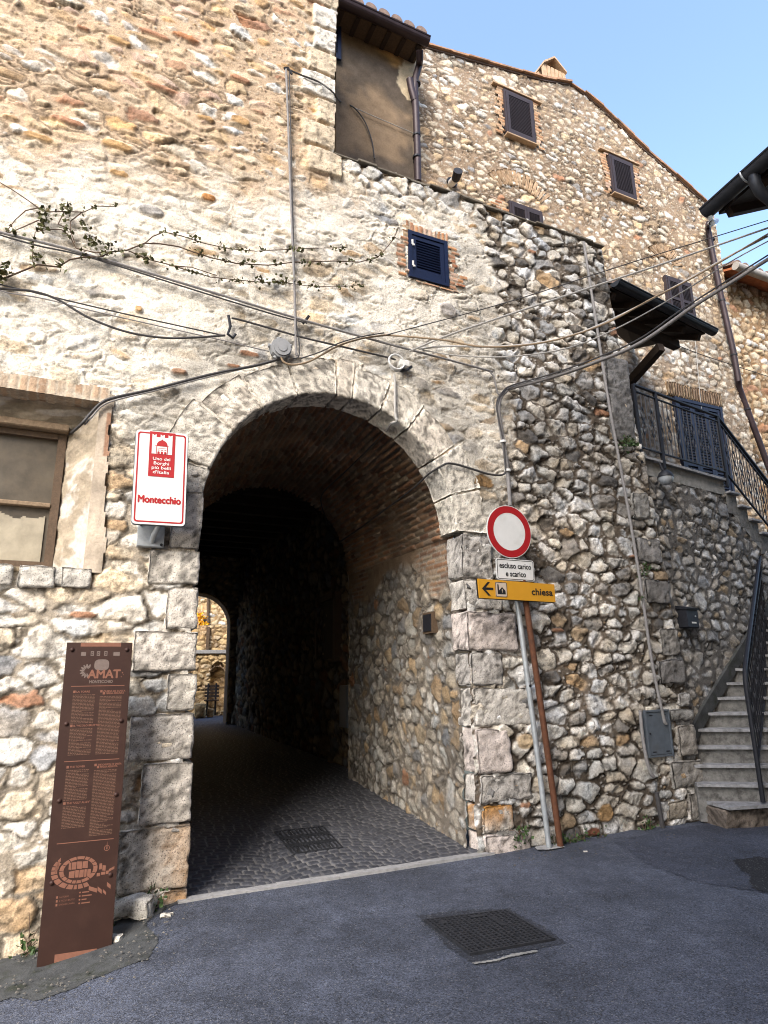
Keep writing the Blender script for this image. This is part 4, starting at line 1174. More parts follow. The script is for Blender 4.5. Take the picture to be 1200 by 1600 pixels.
def shut_win(corners, frame, parent, mat_, leaves=1, nsl=24, sill=True, mids=False, surround=True, seed=1, open_=0.03):
    (x0, y0), (x1, y1), (x2, y2), (x3, y3) = corners
    a = frame.px(x0, y0); b = frame.px(x1, y1); c = frame.px(x2, y2); d = frame.px(x3, y3)
    s0, s1 = (a[0] + d[0]) / 2, (b[0] + c[0]) / 2; z1, z0 = (a[1] + b[1]) / 2, (c[1] + d[1]) / 2
    f = MB(); f.fbox(frame, s0 - .035, s0 - .001, -.02, .075, z0 - .01, z1 + .01); f.fbox(frame, s1 + .001, s1 + .035, -.02, .07, z0 - .01, z1 + .01); f.fbox(frame, s0 - .034, s1 + .034, -.02, .07, z1 + .011, z1 + .05)
    w = f.build('window', mat_, parent)
    wd = (s1 - s0) / leaves
    for k in range(leaves):
        louvre(w, frame, s0 + k * wd + .003, s0 + (k + 1) * wd - .003, z0, z1, .05, mat_, nsl=nsl, stile=.055 if leaves == 1 else .045, mids=((z0 + z1) / 2 - .05,) if mids else ())
    if sill:
        m = MB(); m.bbox(frame, s0 - .04, s1 + .04, -.02, .10, z0 - .045, z0 - .015, .006); m.build('sill', M['chimney'], w)
    h = MB(); h.bar(frame.P(s0 - .05, .05, z0 + .06), frame.P(s0 - .16, .12, z0 + .02), .018); h.build('shutter_stay', M['black_iron'], w)
    if surround:
        brick_rect('brick_surround', parent, frame, s0 - .20, s0 - .03, z0 - .05, z1 + .10, .028, False, 700 + seed, .08, bh=.065, mcol=(.36, .26, .17), pal=[(.40, .22, .12), (.44, .28, .17), (.36, .2, .11), PINK, TAN])
        brick_rect('brick_surround', parent, frame, s1 + .03, s1 + .20, z0 - .05, z1 + .10, .028, False, 720 + seed, .08, bh=.065, mcol=(.36, .26, .17), pal=[(.40, .22, .12), (.44, .28, .17), (.36, .2, .11), PINK, TAN])
        m = MB(); m.bbox(frame, s0 - .25, s1 + .25, -.02, .075, z1 + .09, z1 + .125, .006); m.build('lintel', M['chimney'], w)
    return s0, s1, z0, z1
shut_win([(786, 147), (828, 166), (831, 231), (790, 208)], GA, GH, M['brown_shutter'], seed=1)
shut_win([(951, 248), (984, 263), (988, 317), (955, 302)], GA, GH, M['brown_shutter'], seed=2)
shut_win([(1038, 436), (1076, 450), (1080, 500), (1044, 490)], GA, GH, M['brown_shutter'], leaves=2, nsl=22, seed=3, mids=True, surround=False)
a0, z0 = GA.px(795, 322); a1, z1 = GA.px(842, 341)
shut_win([(795, 320), (843, 340), (843, 375), (797, 357)], GA, GH, M['brown_shutter'], leaves=2, nsl=16, seed=4, surround=False)
brick_rect('brick_patch', GH, GA, a0 - .35, a0 - .04, z0 - .2, z0 + .05, .03, False, 741, .1)

def fan_arch(name, parent, fr, cs, cz, r0, r1, a0, a1, d, seed, n=17):
    rng = random.Random(seed); V = []; Fq = []; C = []; n0 = 0
    for k in range(n):
        b0 = a0 + (a1 - a0) * k / n + .012; b1 = a0 + (a1 - a0) * (k + 1) / n - .012
        c_ = [(.37, .27, .18), (.40, .28, .18), (.33, .23, .145)][rng.randint(0, 2)]
        rm = (r0 + r1) / 2
        v, f, c = block_np(lambda a, b, cc: fr.P(cs + b * np.cos(a / rm), cc, cz + b * np.sin(a / rm)), b0 * rm, b1 * rm, r0, r1 + rng.uniform(-.03, .02), -.05, d + rng.uniform(-.005, .008), res=.05, r=.008, amp=.006, seed=rng.randint(0, 999), col=c_, dark=.2)
        V.append(v); Fq.append(f + n0); C.append(c); n0 += len(v)
    return np_mesh(name, np.concatenate(V), np.concatenate(Fq), M['brick'], parent, np.concatenate(C))
cs, cz = GA.px(1040, 416)
fan_arch('brick_arch', GH, GA, cs, cz, .20, .52, math.radians(15), math.radians(165), .022, 5)
cs, cz = GA.px(815, 330)
fan_arch('brick_arch', GH, GA, cs, cz - .15, .62, .95, math.radians(45), math.radians(135), .02, 6, 15)

# flue pipe with a black cowl
mb = MB(); q0 = GA.at(704, 288); q1 = GA.at(712, 279, .30); mb.tube([q0, q1], .062, 14)
fl = mb.build('flue_pipe', M['white_plastic'], GH, True)
mb = MB(); mb.tube([q0 + GA.n * .03, q0 + GA.n * .06 + np.array([0, 0, .004])], .095, 16); mb.tube([q1, q1 + (q1 - q0) * .25 + np.array([0, 0, .03]), q1 + (q1 - q0) * .5 + np.array([0, 0, .09])], [.067, .07, .075], 14)
mb.build('cowl', M['black_iron'], fl, True)

# door and flat brick arch behind the landing
def house_door():
    fr = GA; s0, s1 = fr.px(1053, 650)[0], fr.px(1131, 690)[0]; z1 = fr.px(1053, 622)[1]; z0 = 4.38
    mb = MB(); mb.fbox(fr, s0, s0 + .06, -.02, .07, z0, z1); mb.fbox(fr, s1 - .06, s1, -.02, .07, z0, z1); mb.fbox(fr, s0 + .061, s1 - .061, -.02, .068, z1 - .06, z1 - .001)
    d = mb.build('door', M['navy'], GH)
    w = (s1 - s0 - .13) / 3
    for k in range(3):
        louvre(d, fr, s0 + .065 + k * w, s0 + .065 + (k + 1) * w - .004, z0 + .02, z1 - .065, .02, M['navy'], 'shutter', nsl=34, stile=.06, mids=(z0 + .8,))
    rng = random.Random(3); V = []; Fq = []; C = []; n0 = 0; s = s0 - .12
    while s < s1 + .05:
        v, f, c = block_np(lambda a, b, c: fr.P(a, c, b), s, s + .058, z1 + .02, z1 + .30 + rng.uniform(-.02, .02), -.03, .045, res=.05, r=.008, amp=.006, seed=rng.randint(0, 999), col=[(.40, .28, .17), (.36, .24, .15)][rng.randint(0, 1)], dark=.2)
        V.append(v); Fq.append(f + n0); C.append(c); n0 += len(v); s += .066
    np_mesh('brick_arch', np.concatenate(V), np.concatenate(Fq), M['brick'], GH, np.concatenate(C))
house_door()

# canopy over the door
def canopy():
    fr = SW; s0, s1 = -.30, 1.97; ze = 6.71; dF = .05
    back = []
    mb = MB(); P = fr.P
    zb = ze + .52; D0 = -1.75
    mb.hexa([P(s0, dF, ze - .02), P(s1, dF, ze - .02), P(s1 + .35, D0 + .35, zb - .02), P(s0, D0 + .95, zb - .02), P(s0, dF, ze + .03), P(s1, dF, ze + .03), P(s1 + .35, D0 + .35, zb + .03), P(s0, D0 + .95, zb + .03)])
    cn = mb.build('canopy', M['wood'], GH)
    for k in range(6):
        s = s0 + .12 + k * (s1 - s0 - .2) / 5; b = MB(); b.bar(P(s, dF - .06, ze - .07), P(s + .05, D0 + .9, zb - .13), .07, .09); b.build('rafter', M['wood'], cn)
    b = MB(); b.bar(P(s0, -.32, ze + .02 - .12), P(s1 - .2, -.32, ze - .10), .11, .13); b.build('canopy_beam', M['wood'], cn)
    g = MB(); n = 8
    ring = lambda s: [P(s, dF + .07 + .075 * math.cos(a), ze + .035 + .075 * math.sin(a)) for a in [math.pi + math.pi * k / n for k in range(n + 1)]]
    A, B = ring(s0 - .02), ring(s1 + .12); g.add(A + B, [(k, k + 1, n + 2 + k, n + 1 + k) for k in range(n)] + [tuple(range(n + 1, 2 * n + 2)), tuple(range(n, -1, -1))])
    g.tube([P(s0, dF + .145, ze + .035), P(s1 + .12, dF + .145, ze + .035)], .012, 6)
    g.build('gutter', M['gutter_black'], cn)
    t = MB(); n = 9
    for k in range(n):
        s = s0 + .1 + k * (s1 - s0 - .1) / (n - 1)
        V = []
        for (d, z, r) in ((dF + .06, ze + .035, .10), (D0 + .8, zb + .035, .08)):
            for q in range(7):
                a = math.pi * q / 6; V.append(P(s + r * math.cos(a), d, z + r * math.sin(a) * .8))
        t.add(V, [(q, q + 1, 8 + q, 7 + q) for q in range(6)] + [tuple(range(7))])
    t.build('roof', M['tile_dark'], cn)
    st = MB(); st.bar(SW.at(1033, 542, -.1), SW.at(978, 604, -.95), .10, .13); st.build('bracket', M['wood'], cn)
canopy()

# downpipe at the right corner
pts = [GA.at(1107, 349, .28), GA.at(1106, 356, .10), GA.at(1112, 390, .09), GA.at(1128, 470, .09), GA.at(1146, 550, .09), GA.at(1154, 596, .09), GA.at(1155, 606, .02), GA.at(1163, 628, .02), GA.at(1190, 700, .02), GA.at(1210, 755, .02)]
mb = MB(); mb.tube(pts, .055, 10); dp = mb.build('downpipe', M['gutter'], GH, True)
for y in (375, 470, 555, 640):
    mb = MB(); x = np.interp(y, [390, 470, 550, 596, 628, 700], [1112, 1128, 1146, 1154, 1163, 1190]); q = GA.at(x, y, .09 if y < 600 else .02); mb.tube([q - np.array([0, 0, .015]), q + np.array([0, 0, .015])], .064, 10); mb.build('bracket', M['black_iron'], dp)

# ------------------------------------------------------------------ lower house beyond, terracotta eave
BH = thing('eaved_house', 'rubble stone house under a terracotta eave with a pale gutter beyond the gabled house', 'house', H2.P(12, 0, 4))
def beyond():
    fr = H2; ze = fr.px(1160, 440, 0)[1]
    s, z, F = grid(SR - .1, 15, 3.5, ze, .028)
    h, c = rubble(s, z, .26, .13, .016, .035, [(.57, .47, .33), WHITE, TAN, BRICK, WARM], [24, 12, 16, 7, 20], (.27, .17, .09), 760, big=.2, chips=.5, dirt=.2, smear=.2)
    np_mesh('wall', fr.P(s, h, z), F, M['stone'], BH, c)
    ge = [fr.px(1128, 404, .45), fr.px(1200, 440, .45)]; zg = (ge[0][1] + ge[1][1]) / 2
    mb = MB(); P = fr.P
    mb.hexa([P(SR + .02, -.1, ze - .02), P(16, -.1, ze - .02), P(16, .40, zg - .03), P(SR + .02, .40, zg - .03), P(SR + .02, -.1, ze + .03), P(16, -.1, ze + .03), P(16, .40, zg + .02), P(SR + .02, .40, zg + .02)])
    mb.build('eave', M['soffit'], BH)
    mb = MB(); mb.tube([P(SR + .0, .47, zg + .0), P(16, .47, zg + .0)], .085, 12); mb.build('gutter', M['gutter_grey'], BH, True)
    mb = MB(); mb.add([P(SR + .02, .42, zg + .09), P(16, .42, zg + .09), P(16, -5, zg + 1.6), P(SR + .02, -5, zg + 1.6)], [(0, 1, 2, 3)])
    s_ = SR + .15
    while s_ < 14:
        V = []
        for (d, zz, r) in ((.46, zg + .09, .10), (-1.5, zg + .70, .09)):
            for q in range(7):
                a = math.pi * q / 6; V.append(P(s_ + r * math.cos(a), d, zz + r * math.sin(a)))
        mb.add(V, [(q, q + 1, 8 + q, 7 + q) for q in range(6)] + [tuple(range(7))]); s_ += .23
    mb.build('roof', M['tile_dark'], BH)
beyond()

# ------------------------------------------------------------------ near house on the right, only its eave corner reaches into view
NE = CAM + ray(1117, 334) * (6.5 / ray(1117, 334)[1])
ND = np.array([.30, -.954, 0]); ND /= np.linalg.norm(ND); NX = np.array([.954, .30, 0]); NX /= np.linalg.norm(NX)
NH = thing('corner_house', 'house at the right edge of which only the black guttered eave corner shows', 'house', (NE[0] + 1, NE[1], 0))
def near_house():
    ze = NE[2]; Z = np.array([0, 0, 1.0])
    W0 = NE + NX * .80 + ND * .62
    def Q(a, b, z): return np.array([W0[0], W0[1], 0]) + NX * a + ND * b + Z * z
    class Fr: pass
    # street wall
    fr = Frame((W0[0], W0[1]), math.atan2(ND[1], ND[0]))
    s, z, F = grid(0, 13, -.5, ze + .1, .06)
    n = fr.n
    h, c = rubble(s, z, .27, .15, .016, .035, [(.52, .44, .33), WHITE, TAN, GREY], [6, 3, 3, 2], (.27, .2, .13), 790)
    sg = 1 if (n @ NX) < 0 else -1
    np_mesh('wall', fr.P(s, sg * h, z), F, M['stone'], NH, c)
    mb = MB()
    mb.add([Q(0, 0, -.5), Q(6, 0, -.5), Q(6, 0, ze + 2), Q(3, 0, ze + 2.0), Q(0, 0, ze + .2)], [(0, 1, 2, 3, 4)]); mb.build('end_wall', M['ochre_plaster'], NH)
    E0 = np.array([NE[0], NE[1], 0]); rise = .42
    def R(a, b, dz): return E0 + NX * (a + .06) + ND * b + Z * (ze + a * rise + dz)
    mb = MB(); mb.hexa([R(0, 0, .0), R(4.5, 0, 0), R(4.5, 14, 0), R(0, 14, 0), R(0, 0, .05), R(4.5, 0, .05), R(4.5, 14, .05), R(0, 14, .05)]); mb.build('eave', M['wood'], NH)
    for k in range(9):
        mb = MB(); mb.bar(R(.05, .10 + k * .5, -.05), R(1.2, .10 + k * .5, -.05), .08, .10); mb.build('rafter', M['wood'], NH)
    g = MB(); pts0 = [(-.07 + .10 * math.cos(a), .06 + .10 * math.sin(a)) for a in [math.pi + math.pi * k / 10 for k in range(11)]]
    A = [E0 + NX * p[0] + ND * (-.05) + Z * (ze + p[1]) for p in pts0]; B = [E0 + NX * p[0] + ND * 14 + Z * (ze + p[1]) for p in pts0]
    g.add(A + B, [(k, k + 1, 12 + k, 11 + k) for k in range(10)] + [tuple(range(11))])
    g.tube([E0 + NX * -.17 + ND * -.05 + Z * (ze + .06), E0 + NX * -.17 + ND * 14 + Z * (ze + .06)], .014, 6)
    gu = g.build('gutter', M['gutter_black'], NH, True)
    for b in (.55, 1.5, 2.5):
        r = MB(); r.tube([E0 + NX * (p[0] * 1.06 + .004) + ND * b + Z * (ze + .06 + (p[1] - .06) * 1.06) for p in pts0], .012, 5); r.build('gutter_strap', M['zinc'], gu)
    # swan neck running back under the eave
    a = E0 + ND * .62 + NX * -.07 + Z * (ze - .02)
    mb = MB(); mb.tube([a, a + Z * -.10, a + Z * -.20 + NX * .05, a + Z * -.32 + NX * .25, a + Z * -.42 + NX * .55, a + Z * -.55 + NX * .80, a + Z * -1.2 + NX * .80, a + Z * -6 + NX * .80], .06, 12); mb.build('downpipe', M['gutter_black'], NH, True)
    # spout reaching over to the gabled house's downpipe
    mb = MB(); sp = E0 + ND * -.02 + NX * -.05 + Z * (ze - .03)
    mb.tube([sp, sp + Z * -.10, CAM + ray(1119, 345) * (7.2 / ray(1119, 345)[1]), GA.at(1108, 349, .26)], .035, 8); mb.build('spout', M['zinc'], NH, True)
    t = MB()
    for k in range(22):
        b = .12 + k * .26
        V = []
        for (aa, r) in ((-.10, .115), (1.6, .10)):
            for q in range(9):
                an = math.pi * q / 8; V.append(R(aa, b, .06) + ND * r * math.cos(an) + Z * r * math.sin(an))
        t.add(V, [(q, q + 1, 10 + q, 9 + q) for q in range(8)] + [tuple(range(9))])
    t.build('roof', M['tile_dark'], NH)
near_house()

# ------------------------------------------------------------------ unseen house added behind the camera to shade the foot of the wall
OPF = Frame(O, YF, 8.6)
OH = thing('shade_house', 'plain rendered house added unseen across the street to shade the stone wall', 'house', OPF.P(3, 4, 0))
def shade_house():
    fr = OPF; mb = MB(); mb.fbox(fr, -4.8, 16, .0, 9, -2.5, 14.2); mb.build('wall', M['ochre_plaster'], OH)
    P = fr.P; mb = MB()
    mb.add([P(-5.2, -.45, 14.2), P(16.4, -.45, 14.2), P(16.4, 4.5, 15.8), P(-5.2, 4.5, 15.8), P(16.4, 9.4, 14.2), P(-5.2, 9.4, 14.2)], [(0, 1, 2, 3), (3, 2, 4, 5)]); mb.build('roof', M['tile_dark'], OH)
    for k in range(6):
        for z in (1.0, 4.6, 8.6):
            s = -3.9 + k * 3.6; m = MB(); m.fbox(fr, s, s + 1.0, -.05, -.005, z, z + 1.5); w = m.build('window', M['brown_shutter'], OH)
            m = MB(); m.fbox(fr, s - .1, s + 1.1, -.12, -.004, z - .08, z - .005); m.build('sill', M['marble'], w)
shade_house()

# ------------------------------------------------------------------ stairs
ST = thing('staircase', 'outside stone staircase climbing past a rubble wall to an iron railed landing', 'staircase', SW.P(1.2, .6, 0))
LZ = 4.36                                        # landing level
SLOPE = (3.72 - 4.26) / (2.96 - 2.16)
S_END = 1.98
def stair_wall():
    fr = SW
    s, z, F = grid(-.10, 4.6, -.4, 4.4, .015)
    top = np.where(s < S_END, LZ - .22, LZ - .22 + SLOPE * (s - S_END) - .10)
    keep = z < top
    h, c = rubble(s, z, .21, .12, .018, .018, [(.50, .49, .47), (.40, .39, .37), (.22, .22, .22), (.28, .22, .15), (.31, .29, .26)], [24, 22, 14, 5, 18], (.125, .117, .108), 810, big=.2, chips=.18, smear=.35, tilt=.22, dirt=.4)
    V, F, c = masked(fr.P(s, h - .03, z), F, c, keep)
    np_mesh('wall', V, F, M['stone'], ST, c)
    P = fr.P
    # landing slab with a rendered band under a thin marble edge
    mb = MB(); mb.hexa([P(-.20, -.02, LZ - .24), P(S_END, -.02, LZ - .24), P(S_END + .4, -1.7, LZ - .24), P(-.1, -.75, LZ - .24), P(-.20, -.02, LZ - .035), P(S_END, -.02, LZ - .035), P(S_END + .4, -1.7, LZ - .035), P(-.1, -.75, LZ - .035)])
    mb.add([P(S_END + .002, -.02, LZ - .24), P(4.6, -.02, LZ - .24 + SLOPE * (4.6 - S_END)), P(4.6, -.02, LZ - .30 + SLOPE * (4.6 - S_END) - .20), P(S_END + .002, -.02, LZ - .42)], [(0, 1, 2, 3)])
    mb.build('stringer', M['concrete'], ST)
    mb = MB(); mb.hexa([P(-.22, .035, LZ - .034), P(S_END + .02, .035, LZ - .034), P(S_END + .4, -1.7, LZ - .034), P(-.1, -.75, LZ - .034), P(-.22, .035, LZ), P(S_END + .02, .035, LZ), P(S_END + .4, -1.7, LZ), P(-.1, -.75, LZ)])
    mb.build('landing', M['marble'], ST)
    k = 1
    while True:                                   # upper flight, coming down towards the right
        s0 = S_END + .26 * (k - 1) + .02; z = LZ - .175 * k
        if s0 > 4.4: break
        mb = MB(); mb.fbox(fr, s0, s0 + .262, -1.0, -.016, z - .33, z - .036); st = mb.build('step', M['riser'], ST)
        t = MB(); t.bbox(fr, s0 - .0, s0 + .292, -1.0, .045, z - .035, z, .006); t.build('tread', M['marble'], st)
        k += 1
    # lower flight
    dirv = np.array([.987, -.16, 0]); bk = np.array([.16, .987, 0])
    L5 = SW.P(.44, 0, 0); L1 = np.array([3.585, 7.60, 0])
    wid = lambda i: .63 if i <= 2 else 1.25
    for i in range(1, 15):
        z = .045 + .185 * i if i <= 5 else .97 + .175 * (i - 5)
        L_ = L1 + (L5 - L1) * (i - 1) / 4 if i <= 5 else SW.P(.44 + (i - 5) * .257, .0, 0)
        w = wid(i)
        if i == 1: L_ = np.array([3.66, 7.44, 0]); w = .60
        if i == 1: dv = np.array([.97, .20, 0]) / np.linalg.norm([.97, .20]); b2 = np.array([-dv[1], dv[0], 0])
        else: dv, b2 = dirv, bk
        a = L_ - dv * (.02 if i == 1 else .14); b = L_ + dv * w
        def pr(q0, q1, y0, y1, za, zb):
            return [q0 + b2 * y0 + [0, 0, za], q1 + b2 * y0 + [0, 0, za], q1 + b2 * y1 + [0, 0, za], q0 + b2 * y1 + [0, 0, za], q0 + b2 * y0 + [0, 0, zb], q1 + b2 * y0 + [0, 0, zb], q1 + b2 * y1 + [0, 0, zb], q0 + b2 * y1 + [0, 0, zb]]
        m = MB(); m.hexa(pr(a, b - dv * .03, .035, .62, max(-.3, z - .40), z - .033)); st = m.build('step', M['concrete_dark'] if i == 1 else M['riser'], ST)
        if i == 1:
            bpy.data.objects.remove(st); V, F, c = block_np(lambda a_, b_, c_, a=a, dv=dv, b2=b2: a + a_[:, None] * dv + c_[:, None] * b2 + b_[:, None] * np.array([0, 0, 1.0]), -.03, w + .02, -.12, z - .034, .04, .60, res=.03, r=.03, amp=.02, seed=640, col=(.17, .14, .115), dark=.7)
            st = np_mesh('step', V, F, M['block'], ST, c); t_ = True
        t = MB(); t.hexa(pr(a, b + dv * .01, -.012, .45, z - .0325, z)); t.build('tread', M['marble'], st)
        if i == 14:
            m = MB(); m.hexa(pr(a + dv * .2, b, .3, 1.6, -.2, z)); m.build('landing', M['concrete'], ST)
    # rendered skirting that follows the flight
    mb = MB(); mb.prism(fr, [(.30, .95), (.62, 1.22), (2.9, 2.78), (3.6, 3.2), (3.6, 3.0), (2.9, 2.58), (.62, 1.02), (.30, .75)], -.02, .022); mb.build('skirting', M['concrete_dark'], ST)
    # base course under the lowest step
    mb = MB(); a = L1 - np.array([.86, .3, 0]) * .1; 
stair_wall()

def baluster_mesh(hh, lens=True):
    V = MB(); r = .0075
    def rod(x0, z0, x1, z1): V.bar((x0, 0, z0), (x1, 0, z1), .014, .014)
    c = hh * .50
    rod(0, 0, 0, c - .20); rod(0, c + .20, 0, hh)
    if lens:
        for k in (-1, 1):
            z = c - .20
            prof = [(0, 0), (.026, .05), (.036, .10), (.026, .15), (0, .20)]
            for j in range(2):
                for (x0, q0), (x1, q1) in zip(prof[:-1], prof[1:]):
                    rod(k * x0, z + j * .20 + q0, k * x1, z + j * .20 + q1)
    else: rod(0, c - .2, 0, c + .2)
    me = bpy.data.meshes.new('baluster'); me.from_pydata(V.v, [], V.f); me.materials.append(M['black_iron']); return me
BME = [baluster_mesh(.80, False), baluster_mesh(.80, True)]

def railing(parent, pa, pb, top_h, bot_h, nb, posts=(0, 1), name='railing', pw=.04, ang=None):
    pa, pb = np.asarray(pa, float), np.asarray(pb, float); Z = np.array([0, 0, 1.0])
    mb = MB(); mb.bar(pa + Z * top_h, pb + Z * top_h, .045, .022); mb.bar(pa + Z * (top_h - .09), pb + Z * (top_h - .09), .03, .012); mb.bar(pa + Z * bot_h, pb + Z * bot_h, .03, .014)
    rl = mb.build(name, M['black_iron'], parent)
    for p in posts:
        q = pa + (pb - pa) * p; m = MB(); m.bar(q + Z * (bot_h - .22), q + Z * (top_h - .011), pw); m.build('post', M['black_iron'], rl)
    d = pb - pa; yaw = math.atan2(d[1], d[0]); Ht = top_h - .09 - bot_h
    for k in range(nb):
        f = (k + .5) / nb; q = pa + d * f + Z * bot_h
        o = bpy.data.objects.new('baluster', BME[k % 2]); link(o, rl); q = q - base_of(parent)
        o.location = q; o.rotation_euler = (0, 0, yaw); o.scale = (1, 1, Ht / .80)
    return rl
rp = SW.px(1031, 680, .03)[0]
railing(ST, SW.P(-.06, .03, LZ), SW.P(S_END, .03, LZ), .98, .10, 21, posts=(.0, (rp + .06) / (S_END + .06), 1.0))
railing(ST, SW.P(S_END + .001, .03, LZ), SW.P(4.6, .03, LZ + SLOPE * (4.6 - S_END)), .98, .10, 30, posts=(.5, 1.0))
# lower handrail
pb_ = CAM + ray(1190, 1238) * (7.55 / ray(1190, 1238)[1]); pt_ = CAM + ray(1163, 1062) * (7.55 / ray(1163, 1062)[1])
gv = np.array([.62, .78, 0]); gv /= np.linalg.norm(gv); Z3 = np.array([0, 0, 1.0])
mb = MB()
top0 = np.array([pb_[0], pb_[1], pt_[2]])
mb.tube([pb_ - Z3 * .10, top0 + Z3 * -.08, top0 + gv * .02, top0 + gv * .08 + Z3 * .10, top0 + gv * .2 + Z3 * .20, top0 + gv * 3.0 + Z3 * 2.1], .026, 8)
hr = mb.build('handrail', M['black_iron'], ST, True)
mb = MB(); mb.bar(top0 + gv * .0 + Z3 * -.90, top0 + gv * 3.0 + Z3 * 1.0, .03, .014); mb.bar(top0 + gv * .05 + Z3 * -.03, top0 + gv * 3 + Z3 * 1.93, .03, .012); mb.build('rail', M['black_iron'], hr)
for k in range(22):
    q = top0 + gv * (.10 + k * .12) + Z3 * (-.90 + (.10 + k * .12) * .633)
    o = bpy.data.objects.new('baluster', BME[k % 2]); link(o, hr); o.location = q - base_of(ST); o.rotation_euler = (0, 0, math.atan2(gv[1], gv[0])); o.scale = (1, 1, .9 / .80)

# ------------------------------------------------------------------ courtyard beyond the passage
mb = MB(); q = [TP(np.array(a), np.array(b), np.array(c)) for a, b, c in [(-14, 13.4, .455), (14, 13.4, .455), (14, 40, .62), (-14, 40, .62)]]
mb.add(q, [(0, 1, 2, 3)]); o = mb.build('courtyard_ground', M['asphalt']); tag(o, 'grey courtyard floor beyond the passage', 'ground', kind='structure')
CYW = Frame((TP(np.array(.9), np.array(16.4), np.array(0.))[0], TP(np.array(.9), np.array(16.4), np.array(0.))[1]), math.radians(14))
CY = thing('courtyard_house', 'sunlit tan stone house with a pointed niche seen through the far end of the passage', 'house', CYW.P(0, 0, .5))
def courtyard():
    fr = CYW
    zl = fr.px(335, 1018)[1]                     # ledge
    ns, nz_ = fr.px(341, 1034); nl = fr.px(329, 1080); nr = fr.px(349, 1080)
    s, z, F = grid(-3.2, 2.2, .3, zl, .022)
    c0 = (nl[0] + nr[0]) / 2; hw = (nr[0] - nl[0]) / 2 * 1.1; zs = nz_ - hw * 1.35
    u = np.abs(s - c0) / hw
    inn = (u < 1) & ((z < zs) | ((z - zs) < (nz_ - zs) * np.sqrt(np.clip(1 - u ** 1.6, 0, 1)))) & (z > .6)
    h, c = rubble(s, z, .26, .14, .014, .04, [(.56, .42, .24), (.50, .36, .19), TAN, WARM], [5, 4, 3, 4], (.30, .20, .10), 830, chips=.5, dirt=.5)
    h = np.where(inn, h * .4 - .28, h); 
    np_mesh('wall', fr.P(s, h, z), F, M['stone'], CY, c)
    s, z, F = grid(-3.2, 2.2, zl, zl + .85, .022)
    g, c = rubble(s, z, .24, .13, .014, .03, [(.50, .37, .20), (.44, .31, .16), TAN, WARM], [5, 4, 3, 4], (.26, .17, .09), 841, chips=.4, dirt=.5)
    np_mesh('parapet', fr.P(s, -.1 + g, z), F, M['stone'], CY, c)
    mb = MB(); mb.bbox(fr, -3.2, 2.2, -.2, .09, zl - .07, zl + .05, .01); mb.build('ledge', M['kerb'], CY)
    bk = Frame((fr.P(0, -2.2, 0)[0], fr.P(0, -2.2, 0)[1]), math.radians(14))
    s, z, F = grid(-4.5, 3, zl, 9.5, .035)
    h, c = rubble(s, z, .27, .14, .014, .04, [(.58, .44, .25), (.54, .42, .26), WHITE, TAN, WARM], [5, 4, 2, 2, 4], (.33, .22, .11), 850, chips=.5, dirt=.2)
    np_mesh('wall', bk.P(s, h, z), F, M['stone'], CY, c)
    mb = MB(); mb.fbox(bk, -4.5, 3, -4, -.05, .3, 9.45); mb.build('house_body', M['ochre_plaster'], CY)
    mb = MB(); mb.fbox(fr, -3.2, 2.2, -2.2, -.35, zl - .1, zl); mb.build('terrace', M['concrete'], CY)
    # tall dark shutter and a drainpipe on the upper wall
    a = bk.px(317, 966); b = bk.px(323, 992)
    louvre(CY, bk, a[0], b[0], b[1], a[1], .05, M['brown_shutter'], nsl=22, stile=.05)
    mb = MB(); mb.tube([bk.at(325, 930, .1), bk.at(325, 1000, .1)], .05, 8); mb.build('downpipe', M['wood_brown'], CY, True)
    mb = MB(); mb.fbox(fr, fr.px(322, 1000)[0], fr.px(327, 1000)[0], -.06, .03, zl + .06, zl + .8); mb.build('gate_post', M['wood_brown'], CY)
    # broken arch stones round the niche
    fan_arch('niche_arch', CY, fr, c0, zs - .1, hw * 1.05, hw * 1.4, math.radians(20), math.radians(160), .03, 9, 11)
    return c0
courtyard()
def bench():
    fr = CYW; a = fr.px(318, 1112, .5)[0]; b = fr.px(341, 1112, .5)[0]; z0 = .53
    t = thing('bench', 'dark slatted bench against the courtyard wall beyond the passage', 'bench', fr.P((a + b) / 2, .55, z0))
    for nm, ds, zz in (('seat', (.40, .48, .56, .64, .72), None), ):
        m = MB()
        for d in ds: m.fbox(fr, a, b, d - .03, d + .03, z0 + .42, z0 + .45)
        m.build('seat', M['wood'], t)
    m = MB()
    for k in range(4): m.fbox(fr, a, b, .30 - k * .02, .325 - k * .02, z0 + .52 + k * .10, z0 + .59 + k * .10)
    m.build('backrest', M['wood'], t)
    for s in (a + .1, b - .1):
        m = MB(); m.bar(fr.P(s, .68, z0), fr.P(s, .66, z0 + .42), .05); m.bar(fr.P(s, .36, z0), fr.P(s, .26, z0 + .95), .05); m.bar(fr.P(s, .36, z0 + .40), fr.P(s, .70, z0 + .40), .045); m.build('leg', M['black_iron'], t)
bench()
def rocks():
    for i, (x0, x1, y0, y1, c) in enumerate([(303, 323, 1098, 1118, (.42, .31, .17)), (322, 336, 1106, 1116, (.36, .26, .15))]):
        fr = CYW; a = fr.px(x0, y1, 1.0 - .3 * i); b = fr.px(x1, y0, 1.0 - .3 * i)
        V, F, cc = block_np(lambda a_, b_, c_: fr.P(a_, c_, b_), a[0], b[0], .45, b[1], .75 - .1 * i, 1.25 - .3 * i, res=.05, r=.08, amp=.05, seed=600 + i, col=c)
        o = np_mesh('stone_block', V, F, M['block'], None, cc); tag(o, ['large rough stone block lying in front of the courtyard bench', 'small flat stone beside the foot of the courtyard bench'][i], 'stone')
rocks()
# ================================================================== OBJECTS
Zv = np.array([0, 0, 1.0])
